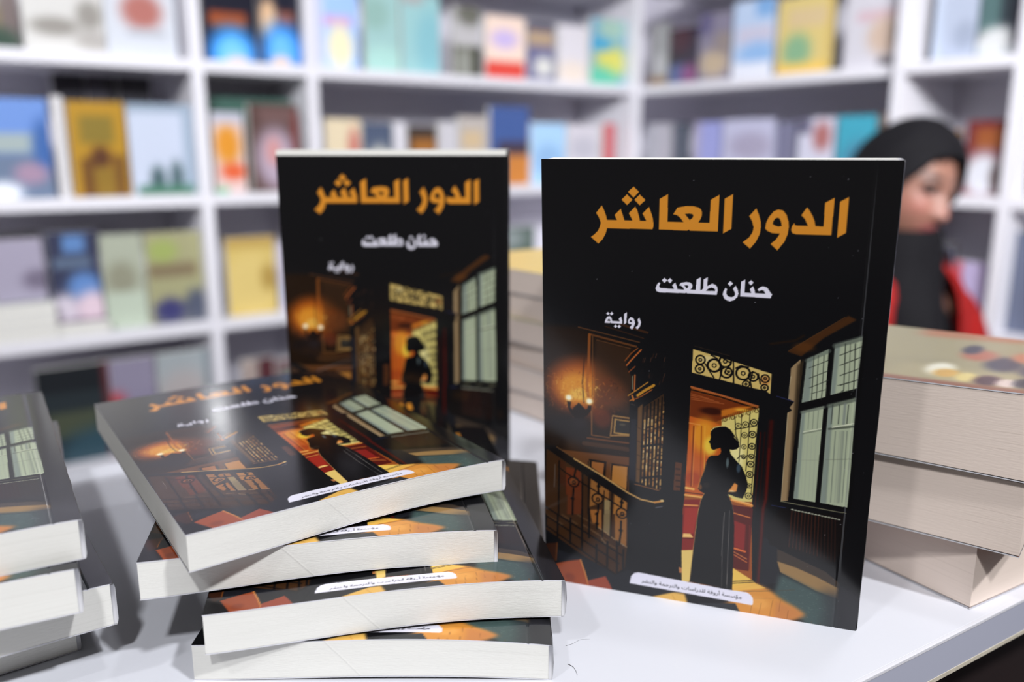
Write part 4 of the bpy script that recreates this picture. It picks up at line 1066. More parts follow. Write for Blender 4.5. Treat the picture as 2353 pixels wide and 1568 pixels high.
["l",[88,110,104],0.32,2,2.8,[1209,1926,1214,1927]],
["l",[112,130,118],0.32,2,2.8,[1123,1905,1128,1906]],
["l",[52,72,72],0.32,2,2.8,[1091,1816,1096,1817]],
["l",[88,110,104],0.32,2,2.8,[1116,1819,1121,1821]],
["l",[112,130,118],0.32,2,2.8,[1091,1879,1096,1880]],
["l",[52,72,72],0.32,2,2.8,[1294,1917,1299,1918]],
["l",[88,110,104],0.32,2,2.8,[1112,1843,1117,1844]],
["l",[112,130,118],0.32,2,2.8,[1136,1901,1141,1902]],
["l",[52,72,72],0.32,2,2.8,[1219,1915,1223,1916]],
["l",[88,110,104],0.32,2,2.8,[1294,1900,1299,1901]],
["l",[112,130,118],0.32,2,2.8,[1217,1889,1222,1890]],
["l",[52,72,72],0.32,2,2.8,[1241,1893,1246,1894]],
["l",[88,110,104],0.32,2,2.8,[1260,1889,1265,1890]],
["l",[112,130,118],0.32,2,2.8,[1230,1871,1235,1872]],
["l",[52,72,72],0.32,2,2.8,[1248,1914,1253,1915]],
["l",[88,110,104],0.32,2,2.8,[1135,1904,1140,1905]],
["l",[112,130,118],0.32,2,2.8,[1108,1892,1113,1893]],
["l",[52,72,72],0.32,2,2.8,[1249,1916,1254,1917]],
["l",[88,110,104],0.32,2,2.8,[1201,1927,1205,1928]],
["l",[112,130,118],0.32,2,2.8,[1201,1846,1206,1847]],
["l",[52,72,72],0.32,2,2.8,[1101,1919,1106,1920]],
["l",[88,110,104],0.32,2,2.8,[1191,1913,1196,1914]],
["l",[112,130,118],0.32,2,2.8,[1160,1866,1165,1867]],
["l",[52,72,72],0.32,2,2.8,[1229,1883,1234,1884]],
["l",[88,110,104],0.32,2,2.8,[1101,1844,1106,1845]],
["l",[112,130,118],0.32,2,2.8,[1111,1925,1116,1926]],
["l",[52,72,72],0.32,2,2.8,[1268,1934,1273,1935]],
["l",[88,110,104],0.32,2,2.8,[1096,1855,1101,1856]],
["l",[112,130,118],0.32,2,2.8,[1278,1935,1283,1936]],
["l",[52,72,72],0.32,2,2.8,[1166,1870,1171,1871]],
["l",[88,110,104],0.32,2,2.8,[1115,1809,1120,1810]],
["l",[112,130,118],0.32,2,2.8,[1201,1916,1206,1917]],
["l",[52,72,72],0.32,2,2.8,[1127,1883,1132,1884]],
["l",[88,110,104],0.32,2,2.8,[1167,1839,1172,1840]],
["l",[112,130,118],0.32,2,2.8,[1201,1936,1206,1937]],
["l",[52,72,72],0.32,2,2.8,[1212,1888,1217,1889]],
["l",[88,110,104],0.32,2,2.8,[1083,1829,1088,1830]],
["l",[112,130,118],0.32,2,2.8,[1216,1923,1220,1924]],
["l",[52,72,72],0.32,2,2.8,[1150,1844,1155,1845]],
["l",[88,110,104],0.32,2,2.8,[1246,1862,1251,1863]],
["l",[112,130,118],0.32,2,2.8,[1173,1901,1178,1902]],
["l",[52,72,72],0.32,2,2.8,[1188,1839,1193,1840]],
["l",[88,110,104],0.32,2,2.8,[1123,1832,1128,1833]],
["l",[112,130,118],0.32,2,2.8,[1191,1858,1195,1859]],
["l",[52,72,72],0.32,2,2.8,[1241,1860,1246,1861]],
["l",[88,110,104],0.32,2,2.8,[1171,1933,1176,1934]],
["l",[112,130,118],0.32,2,2.8,[1287,1902,1292,1903]],
["l",[52,72,72],0.32,2,2.8,[1122,1813,1126,1814]],
["l",[88,110,104],0.32,2,2.8,[1230,1855,1235,1856]],
["l",[112,130,118],0.32,2,2.8,[1297,1904,1302,1905]],
["l",[52,72,72],0.32,2,2.8,[1294,1953,1299,1954]],
["l",[88,110,104],0.32,2,2.8,[1170,1865,1175,1866]],
["l",[112,130,118],0.32,2,2.8,[1232,1958,1237,1959]],
["l",[52,72,72],0.32,2,2.8,[1141,1894,1146,1895]],
["l",[88,110,104],0.32,2,2.8,[1172,1832,1177,1833]],
["l",[112,130,118],0.32,2,2.8,[1088,1805,1093,1806]],
["l",[52,72,72],0.32,2,2.8,[1089,1837,1094,1838]],
["l",[88,110,104],0.32,2,2.8,[1260,1969,1265,1970]],
["l",[112,130,118],0.32,2,2.8,[1174,1921,1179,1922]],
["l",[52,72,72],0.32,2,2.8,[1273,1891,1278,1892]],
["l",[88,110,104],0.32,2,2.8,[1223,1958,1228,1959]],
["l",[112,130,118],0.32,2,2.8,[1210,1926,1214,1927]],
["l",[52,72,72],0.32,2,2.8,[1106,1854,1111,1855]],
["l",[88,110,104],0.32,2,2.8,[1162,1917,1167,1918]],
["l",[112,130,118],0.32,2,2.8,[1113,1900,1118,1901]],
["l",[52,72,72],0.32,2,2.8,[1203,1914,1208,1915]],
["l",[88,110,104],0.32,2,2.8,[1288,1956,1293,1957]],
["l",[112,130,118],0.32,2,2.8,[1197,1868,1202,1869]],
["l",[52,72,72],0.32,2,2.8,[1164,1852,1169,1853]],
["l",[88,110,104],0.32,2,2.8,[1139,1894,1144,1895]],
["f",[48,48,52],0.75,38,[1246,1816,1388,1828,1417,2003,1256,2021,1271,1910]],
["f",[212,142,60],1,12,[875,1883,977,1842,1035,1860,1087,1900,1145,1927,1189,1956,1150,1990,1095,2010,963,2021,749,2036,875,1949]],
["f",[234,184,84],0.9,3,[874,1877,977,1841,1020,1856,879,1899]],
["f",[186,116,66],0.7,17,[1066,1910,1145,1932,1196,1959,1116,2005,1059,2009]],
["g",[236,170,84],0.55,990,1938,66,45],
["l",[74,66,52],0.7,2,3.1,[922,1890,1049,1865,1139,1842]],
["l",[150,100,50],0.4,2,2.8,[971,1917,1087,1895]],
["l",[110,66,30],0.55,1,2.1,[964,1952,957,2018]],
["l",[110,66,30],0.55,1,2.1,[1004,1935,992,2019]],
["l",[110,66,30],0.55,1,2.1,[1052,1909,1041,2004]],
["l",[110,66,30],0.55,1,2.1,[1119,1950,1116,2010]],
["l",[110,66,30],0.55,1,2.1,[1219,1983,1220,2004]],
["l",[110,66,30],0.55,1,2.1,[1255,1984,1255,2005]],
["l",[110,66,30],0.55,1,2.1,[1185,1995,1186,2011]],
["l",[110,66,30],0.55,1,2.1,[1084,1906,1081,1962]],
["f",[44,46,50],1,3,[728,1988,893,1958,928,2024,805,2026,722,2024]],
["f",[46,47,52],0.8,5,[1109,2015,1234,1997,1343,2002,1397,1999,1235,2018,1109,2016]],
["f",[40,40,44],0.85,14,[1314,1778,1394,1827,1411,2004,1317,2012,1314,1860]],
["f",[226,178,90],1,8,[479,2014,541,1982,594,1952,667,1952,689,2020,558,2018]],
["l",[180,120,50],0.5,1,2.8,[610,1968,627,1999]],
["f",[30,31,36],0.9,3,[59,1828,236,1863,342,1914,401,1877,649,1895,647,1943,475,2012,328,2004,213,2002,171,1866,59,1895]],
["f",[52,28,18],1,2,[2,1807,60,1792,54,1889,30,1910,2,1852]],
["l",[120,68,28],0.9,1,4.1,[59,1793,53,1887]],
["f",[150,70,38],1,1,[53,1905,113,1881,174,1863,215,2000,101,2005,84,1968]],
["g",[120,54,34],0.6,122,1965,38,31],
["l",[206,132,66],0.95,1,6.2,[174,1864,196,1928,215,1999]],
["f",[146,66,46],1,1,[209,1970,296,1930,319,1972,334,2007,215,2001]],
["f",[20,17,18],1,1,[6,1307,51,1296,151,1348,270,1411,399,1484,457,1508,522,1517,559,1505,541,1530,462,1539,397,1536,271,1467,159,1403,51,1339]],
["l",[120,84,48],0.9,1,3.4,[59,1300,143,1347]],
["l",[206,162,96],0.95,1,6.9,[143,1349,270,1413,395,1484,453,1508,518,1515]],
["l",[200,140,70],0.95,2,10.3,[518,1514,553,1502]],
["g",[235,205,140],0.9,551,1501,12,8],
["l",[120,120,130],0.7,3,4.8,[523,1540,552,1529]],
["f",[15,15,17],1,1,[753,1131,749,1155,751,1172,748,1186,742,1196,749,1200,750,1207,752,1214,755,1225,765,1229,793,1215,797,1230,795,1242,786,1252,756,1257,744,1269,733,1297,728,1333,717,1367,711,1403,705,1420,718,1432,734,1438,721,1470,714,1512,712,1519,706,1569,696,1722,685,1887,869,1890,876,1891,873,1721,869,1575,861,1511,860,1505,856,1482,845,1447,835,1427,871,1437,897,1440,911,1402,916,1371,907,1336,887,1292,859,1263,837,1238,832,1218,844,1219,861,1214,871,1201,868,1181,848,1162,847,1149,830,1127,809,1114,793,1113,804,1113,777,1118]],
["f",[232,150,72],0.95,2,[834,1418,860,1370,874,1379,870,1412]],
["g",[250,220,160],0.8,851,1411,17,6],
["f",[40,36,32],0.6,2,[820,1415,834,1418,870,1412,895,1440,835,1427]],
["l",[236,212,130],0.9,1,4.1,[752,1139,763,1126,787,1117,811,1114,830,1120]],
["l",[206,166,96],0.85,1,2.4,[734,1438,720,1476,713,1520,711,1531,696,1722,686,1883]],
["l",[140,134,128],0.6,1,2.1,[822,1534,821,1623,829,1885]],
["l",[140,134,128],0.6,1,2.1,[846,1510,848,1660,852,1887]],
["l",[140,134,128],0.6,1,2.1,[825,1517,824,1623,821,1731]],
["l",[140,134,128],0.6,1,2.1,[845,1502,849,1619,850,1869]],
["l",[110,100,80],0.7,1,2.4,[831,1431,854,1466,864,1516]],
["g",[110,128,130],0.75,826,1281,9,34],
["g",[70,90,106],0.7,873,1301,12,31],
["l",[190,126,52],0.6,2,4.8,[736,1293,728,1333,717,1367]],
["l",[190,126,52],0.6,2,4.8,[715,1371,706,1416]],
["g",[196,120,60],0.5,715,1411,12,21],
["g",[60,48,36],0.4,741,1399,21,21],
["f",[214,140,46],1,0,[262,189,238,221,248,236,255,250,258,262,255,278,246,296,231,312,216,323,249,351,268,330,280,307,286,284,478,283,480,271,480,259,478,240,470,215,460,191,434,219,450,249,424,249,419,227,412,206,403,191,377,219,393,249,359,249,352,227,343,202,317,228,327,249,285,249,280,228,272,208],[395,110,418,131,396,155,372,131],[368,142,392,164,369,186,345,164],[421,142,446,164,422,186,399,164],[537,138,503,158,503,283,619,284,625,280,630,284,740,284,740,138,707,158,706,250,662,250,670,237,675,222,675,208,670,197,659,189,639,185,616,185,593,188,576,192,559,220,574,222,588,232,602,250,538,250],[607,217,624,215,637,217,641,223,638,232,627,241],[793,134,761,153,761,292,793,272],[884,188,859,219,870,238,878,261,876,281,863,304,839,324,869,349,890,321,903,290,906,260,903,235,895,211],[968,191,986,195,1000,212,1008,236,1011,258,1008,288,998,317,974,352,946,327,963,312,973,297,979,285,969,285,950,284,933,277,922,267,924,246,933,222,951,198],[966,223,973,225,980,237,984,256,970,257,958,254,950,248,952,237,958,227],[1073,180,1054,211,1067,224,1081,252,1041,252,1033,250,1030,241,1022,256,1020,269,1025,281,1039,286,1169,286,1170,142,1137,162,1138,253,1109,252,1104,233,1096,214,1084,194],[1221,138,1190,157,1190,295,1221,275]],
["f",[230,228,242],1,0,[516,508,509,504,501,514,496,530,500,542,513,547,620,545,624,542,628,545,748,545,751,525,748,511,741,503,728,498,708,510,709,472,692,483,692,521,685,528,681,528,681,474,663,485,662,528,641,528,648,518,648,507,640,499,623,497,601,501,592,513,601,514,610,521,615,530,587,529,584,516,577,501,565,514,573,529,517,528,511,523,513,515],[615,512,627,511,632,515,626,525],[704,530,714,520,725,515,735,517,741,524,740,529],[532,484,544,494,533,506,521,495],[555,484,566,494,556,506,544,495],[781,513,773,529,772,543,778,558,792,567,804,568,818,563,831,548,834,534,831,520,821,501,811,516,818,528,821,537,817,547,806,551,793,548,786,538,786,528,789,519],[799,484,811,494,800,506,789,496],[858,475,842,484,841,546,960,547,965,530,959,525,954,517,945,505,937,501,927,499,916,504,907,514,914,520,923,515,931,516,939,529,899,529,896,516,889,500,877,514,884,529,858,529],[880,476,891,486,881,498,870,487]],
["f",[230,228,242],1,0,[280,695,282,682,290,667,301,662,310,671,313,684,346,684,341,673,351,662,357,679,357,695,307,695,305,690,303,695],[291,685,296,677,302,677,305,686],[294,645,301,652,294,660,286,653],[310,644,318,651,310,660,302,652],[328,699,336,707,328,715,320,707],[344,699,352,706,344,715,336,707],[376,642,364,649,364,697,375,689],[392,662,403,664,411,677,412,689,407,705,400,717,389,709,396,698,398,693,387,693,381,687,382,675],[391,675,397,676,400,684,392,684,389,681],[430,661,422,672,427,685,425,696,414,707,423,715,434,701,438,682]],
["f",[232,230,244],1,0,[412,1945,413,1929,419,1904,433,1887,452,1881,835,1894,939,1893,955,1901,966,1916,969,1934,968,1948,964,1953]]]''')
LABEL = json.loads('''[
[467.25,1935,466.5,1933,470.75,1931,473.25,1928.25,473.5,1925.5,471.75,1921.5,473.75,1920.5,476.25,1926,477.5,1927,479.75,1927.5,479.5,1929,476.5,1928.75,474.75,1926.5,475.5,1926.75,475.5,1928,474.25,1930.75,471.75,1933,468,1934.75],
[478.5,1929.25,478.75,1927.25,481.5,1926,482.75,1922.25,485,1922.75,484.25,1925.75,485.75,1927,488.75,1926.75,490.25,1922,492.5,1922.5,492,1926,493.5,1927.25,496.25,1927,497,1926.25,497,1920.5,499,1920.5,499.5,1923.75,500.75,1926.75,504,1927.5,504.25,1928.5,503.25,1929.25,499.75,1928.5,498.25,1926.25,499,1926.5,498.25,1927.75,495.75,1929.25,491.75,1928.75,490.5,1926.75,491.5,1926.75,489.25,1929,485.5,1929.25,483.25,1927.75,482.75,1926.5,483.75,1926.25,482,1928.5,479.25,1929.25],
[490.75,1915.5,489.5,1914.25,491,1913,492.25,1913.75,491.25,1915.25],
[489,1918.25,487.5,1917,489,1915.75,490.25,1917,489.25,1918],
[492.75,1918.25,491.5,1917,492.75,1915.75,494.25,1917,493.25,1918.25],
[502.75,1929.25,503.25,1927.25,506,1926.25,507.25,1922,509.5,1922.5,509.5,1926.75,513,1927.25,514,1928.25,513,1929.25,509,1928.75,507.5,1926.75,508.5,1926.75,506.75,1928.75,503.5,1929.25],
[507.25,1919.5,506,1918.25,507.25,1917,508.75,1918.25,507.75,1919.5],
[512.75,1929.25,513,1927.25,515.25,1927,516,1926,515.5,1911.25,516.25,1911.25,517.75,1911.25,518.25,1926.25,517,1928.5,514,1929.25],
[522.75,1929.25,522.25,1911.25,524.5,1911.25,525,1929.25,523.5,1929.25],
[528.5,1935,528,1933,533,1931.75,535.75,1928.75,535.25,1924,533.75,1923,532.25,1923.25,531,1925.25,531.5,1927,533.5,1927.5,536.75,1927,536.75,1927.5,536.75,1928.75,535.25,1929.25,532,1929.5,530,1928.75,528.75,1926.25,530,1922.5,532.25,1921,535.5,1921.25,537.5,1923.25,538.25,1926.25,537.75,1930,536.25,1932.25,533.75,1933.75,530.5,1934.75],
[561,1929.5,557.5,1928.75,555.75,1926.25,555.25,1916.5,557.5,1916.5,558,1925.5,559.25,1927,562.25,1927.75,562.5,1928.75,561.5,1929.5],
[556.75,1926.75,550.75,1926.75,548.25,1924.5,548.75,1921.75,551.25,1919.75,556,1918.25,556.25,1920.25,555.5,1920.5,551.5,1921.75,550.5,1923.75,552.5,1925,556.5,1924.75,556.75,1926],
[556.25,1913.5,554.75,1912.25,556.25,1911,557.5,1912,556.5,1913.5],
[552.25,1913.5,550.75,1912.25,552.25,1911,553.75,1912,552.75,1913.5],
[561,1929.5,561.5,1927.5,563.25,1926.5,566.5,1921.75,570,1920.25,573,1922,576.25,1927.25,578.75,1927.75,579,1928.75,578,1929.5,575,1929,574,1928.25,574.5,1927.75,572.75,1929.5,571,1930,568.5,1929.25,565.5,1927,563.75,1929,561.75,1929.5],
[566.75,1925,568.5,1927,570.75,1928,572.5,1927.25,572.25,1925,571.25,1923,569.75,1922.25,567,1924.5],
[577.75,1929.5,578,1927.5,583.75,1926.75,588.75,1924.75,584.25,1922.75,580,1923,579.5,1921,581.5,1920.75,585.25,1921,593.25,1923.75,593.5,1925.5,583.75,1928.75,579.25,1929.5],
[585.75,1934.25,584.25,1933,585.75,1931.75,587,1933,586,1934.25],
[594.5,1935.5,593.75,1933.5,598.25,1931.5,600.75,1928.75,601,1926,599,1922,601.25,1921,603.75,1926.5,605,1927.5,607,1928,607,1929.5,603.75,1929.25,602.25,1927,603,1927.25,603,1928.5,601.5,1931.25,599.25,1933.5,595.5,1935.25],
[606,1929.75,606.25,1927.75,609.75,1926.75,611,1922.5,613.25,1922.75,613,1927.25,617,1927.75,618,1928.75,617,1929.75,612.25,1929,611.25,1927,612,1927.25,610.75,1928.75,606.75,1929.75],
[613.5,1920,612.25,1918.75,613.5,1917.5,615,1918.75,614,1919.75],
[609.75,1919.75,608.25,1918.5,609.75,1917.5,611,1918.75,610,1919.75],
[616.5,1929.75,616.75,1927.75,619.25,1927.5,620,1926.5,619.5,1911.75,620.25,1911.75,621.75,1911.75,622.25,1926.75,621,1928.75,617.75,1929.75],
[626.75,1929.75,626.25,1911.75,628.5,1911.75,629,1929.75,627.5,1929.75],
[632.5,1935.5,632,1933.5,637,1932.25,639.5,1929.25,639.25,1924.5,637.75,1923.25,636,1923.75,635,1925.75,635.5,1927.25,637.5,1928,640.5,1927.5,640.75,1928,640.75,1929.25,639,1929.75,636,1929.75,634,1929,632.75,1926.75,634,1923,636.25,1921.5,639.5,1921.75,641.25,1923.75,642,1926.75,641.75,1930.25,640.25,1932.5,637.75,1934.25,634.5,1935.25],
[662.25,1930.25,663,1928.25,671.75,1928,675.25,1926.75,675.75,1924.5,674.5,1920.25,675.25,1920.25,676.75,1919.75,677.75,1922.75,678.25,1925,677.25,1927.5,673.5,1929.5,665.25,1930.25],
[662.25,1930.25,656.5,1929.75,653.25,1928.25,652,1926,652.5,1922,652.75,1921.25,655,1921.75,654.25,1924.5,655,1926.75,657.75,1927.75,663,1928.25,663.5,1929.5,662.75,1930],
[667,1919.75,665.75,1918.5,667,1917.25,668.5,1918.5,667.5,1919.75],
[663.25,1919.75,661.75,1918.5,663.25,1917.25,664.5,1918.5,663.5,1919.75],
[688,1930,683.75,1929.25,682.25,1926.5,681.75,1912,684,1912,684.5,1925.75,685.25,1927.5,689,1928.25,689.25,1929.25,688.25,1930],
[688,1930,688.25,1928,690,1927.75,691,1927,692.25,1923,694.25,1923.5,693.75,1926.75,694.75,1927.75,698.25,1927.5,699.75,1922.75,702,1923.25,701.5,1927,702,1927.75,705,1928,706.5,1926.75,705.25,1920.5,707.5,1919.75,709,1926.25,708.25,1928,706.75,1929.5,701.75,1929.75,700,1927.5,700.75,1927.5,699.25,1929.5,694.75,1930,692.5,1928.5,692.25,1927.25,693,1927,691.25,1929.5,688.75,1930],
[713,1930,712.5,1912,714.75,1912,715.25,1930,713.75,1930],
[717.25,1935.75,716.5,1934,721,1932,723.5,1928.75,723.5,1925.5,721.75,1922.5,722.5,1922,723.75,1921.5,725,1923.5,725.5,1929.25,723,1933,718,1935.75],
[733.75,1928,736.75,1927.75,737.75,1926.5,736.75,1923.25,734,1919.5,736,1918.25,740.75,1927,744.25,1928.75,743.25,1930.25,740.5,1929.75,738.5,1927,739.75,1926.25,739,1928.75,736.5,1930,732.5,1930.25,729.5,1929.5,728.75,1929,729.75,1927.25,733,1928],
[743,1930.25,743.25,1928.25,745.5,1928,746.25,1927,745.75,1912.25,748.25,1912.25,749,1926.5,750.25,1928,752.25,1928.25,753,1929.5,752,1930.25,749,1929.75,747.75,1928,748,1928.5,747,1929.5,744,1930.25],
[751.5,1930.25,751.75,1928.25,754,1928,754.75,1927,754.5,1912.25,755.25,1912.25,756.75,1912.25,757.25,1927.25,756,1929.25,752.75,1930.25],
[780.25,1930.5,777,1929.75,775,1927,774.5,1917.25,777,1917.25,777.25,1926.25,778.5,1928,781.5,1928.5,781.75,1929.5,780.75,1930.25],
[776,1927.5,770,1927.75,767.5,1925.25,768,1922.5,770.5,1920.5,775.25,1919,775.5,1921.25,774.75,1921.25,770.75,1922.5,769.75,1924.5,771.75,1925.75,775.75,1925.75,776,1927],
[775.5,1914.25,774,1913,775.5,1911.75,776.75,1912.75,775.75,1914.25],
[771.5,1914.25,770,1913,771.5,1911.75,773,1912.75,772,1914.25],
[780.25,1930.5,780.75,1928.25,787,1928,789.25,1926.25,789.25,1921.25,788,1920,786.25,1920,785,1921.75,785.25,1923.75,787.25,1924.25,790.5,1923.75,790.5,1924.5,790.5,1925.5,788.25,1926.25,785.25,1926.25,783.5,1925.25,782.75,1921.75,784.75,1918.5,788.25,1917.75,790.5,1919.25,791.75,1921.75,791.5,1926.25,790.5,1928,788.25,1929.5,781.25,1930.5],
[788.75,1915,787.5,1913.75,788.75,1912.5,790.25,1913.75,789.25,1915],
[785,1915,783.5,1913.75,785,1912.5,786.25,1913.75,785.25,1915],
[794.75,1936,794.25,1934,799.25,1933,802,1929.75,801.5,1925,800,1924,798.5,1924.25,797.25,1926.25,797.75,1928,799.75,1928.5,803,1928,803,1928.5,803,1929.75,801.5,1930.5,798.25,1930.5,796.25,1929.75,795,1927.25,796.25,1923.5,798.5,1922,801.75,1922.25,803.75,1924.5,804.5,1927.25,804,1931,802.5,1933.25,800,1934.75,796.75,1935.75],
[806,1936.25,805.25,1934.25,809.75,1932.25,812.25,1929.25,812.25,1925.75,810.5,1922.75,811.25,1922.5,812.5,1921.75,813.75,1924,814.25,1929.5,811.75,1933.25,806.75,1936],
[819,1930.5,818.5,1914.25,821,1914.25,821.25,1930.5,819.75,1930.5],
[817.25,1912.75,816.75,1911.25,819,1910.75,818.5,1911.25,817.25,1910,817.25,1907.75,820.25,1906.75,821.25,1907,820.5,1908,818.5,1908.75,818.75,1909.75,820.5,1910.75,819.25,1910.75,822,1910,822.5,1911.25,817.75,1912.5],
[844.5,1930.75,841,1930,839.25,1927.25,838.75,1917.5,841,1917.5,841.5,1926.5,842.75,1928.25,845.75,1928.75,846,1929.75,845,1930.5],
[840.25,1927.75,834.25,1927.75,831.75,1925.5,832.25,1922.75,834.5,1920.75,839.5,1919.25,839.75,1921.5,838.75,1921.5,835,1922.75,834,1924.75,836,1926,840,1926,840.25,1927.25],
[839.75,1914.5,838.25,1913.75,838.5,1912.75,839.75,1912,841,1913,840,1914.5],
[835.75,1914.5,834.25,1913.25,835.75,1912,837.25,1913,836.25,1914.5],
[844.5,1930.75,845,1928.5,847.5,1927.5,848.75,1923.5,851,1924,850.5,1927.5,851.75,1928.5,855.25,1927.75,856.5,1923.5,858.75,1923.75,858.25,1927.5,859.5,1928.5,861.5,1928.5,863.25,1927.75,863.25,1922,865.25,1921.75,865.5,1925.25,867,1928,870,1929,870.25,1930,869.25,1930.75,866.25,1930,864.5,1927.75,864,1929.5,861.75,1930.5,858,1930.25,856.5,1928.25,857.5,1928.25,855.5,1930.25,851.5,1930.5,849.25,1929.25,849,1928,849.75,1927.75,848,1930,845.5,1930.5],
[869,1930.75,869.25,1928.75,872,1927.5,873.25,1923.75,875.5,1924.25,874.75,1927.25,875.75,1928.5,879.25,1928.25,880.75,1923.5,883,1924,882.5,1927.5,883,1928.5,886,1928.75,887.75,1927.5,886.25,1921.25,888.5,1920.5,890,1927,889.5,1928.75,887.75,1930.25,882.75,1930.5,881,1928.25,882,1928.25,879.75,1930.5,876,1930.75,873.75,1929.25,873.25,1928,874.25,1927.75,872.5,1930,869.75,1930.75],
[893,1936.5,892.5,1934.5,897.5,1933.25,900.25,1930.25,899.75,1925.5,898.5,1924.5,897,1924.5,895.75,1926.25,896.25,1928.25,906.25,1929.25,906,1930.5,905,1930.75,895,1930.25,893.5,1929,893.25,1927,895.5,1923,898,1922.25,900.5,1923,902,1925,902.75,1928.5,902.25,1931.25,900.75,1933.5,895,1936.25],
[895.5,1919.5,895.25,1918.25,897.5,1917.75,897.25,1918.25,895.5,1917,895.5,1914.75,898.5,1913.75,899.5,1913.75,898.75,1915,897,1915.25,897,1916.5,898.75,1917.5,897.75,1917.75,900.25,1917,900.75,1918.25,896,1919.5],
[905,1930.75,905.25,1928.75,907.25,1928,910.5,1923.25,913.75,1921.75,916.5,1923,918.25,1925.5,918,1928.5,916.25,1930.5,912.75,1930.75,908.5,1929,909.5,1927.25,913.5,1928.75,915.5,1928.25,916.25,1926.5,915.5,1925,914.25,1924,912.75,1924,908.5,1929.5,905.5,1930.75]]''')
DUST = [1332,1943,378,1754,1243,1777,1368,1256,683,1890,1213,531,1075,1335,1248,1912,637,83,395,463,1195,61,1201,1967,1293,921,355,1297,1320,1175,1303,730,1319,1863,1242,1558,478,896,1116,1029,248,739,1235,1214,1108,1332,955,1740,1299,1501,1182,1720,496,1624,1295,1251,1308,609,632,388,1163,333,411,1636,722,880,826,1588,244,504,253,296,1292,1761,1213,72,1270,342,1077,64,483,1944,1241,1559,1382,850,1253,362,901,567,389,1726]
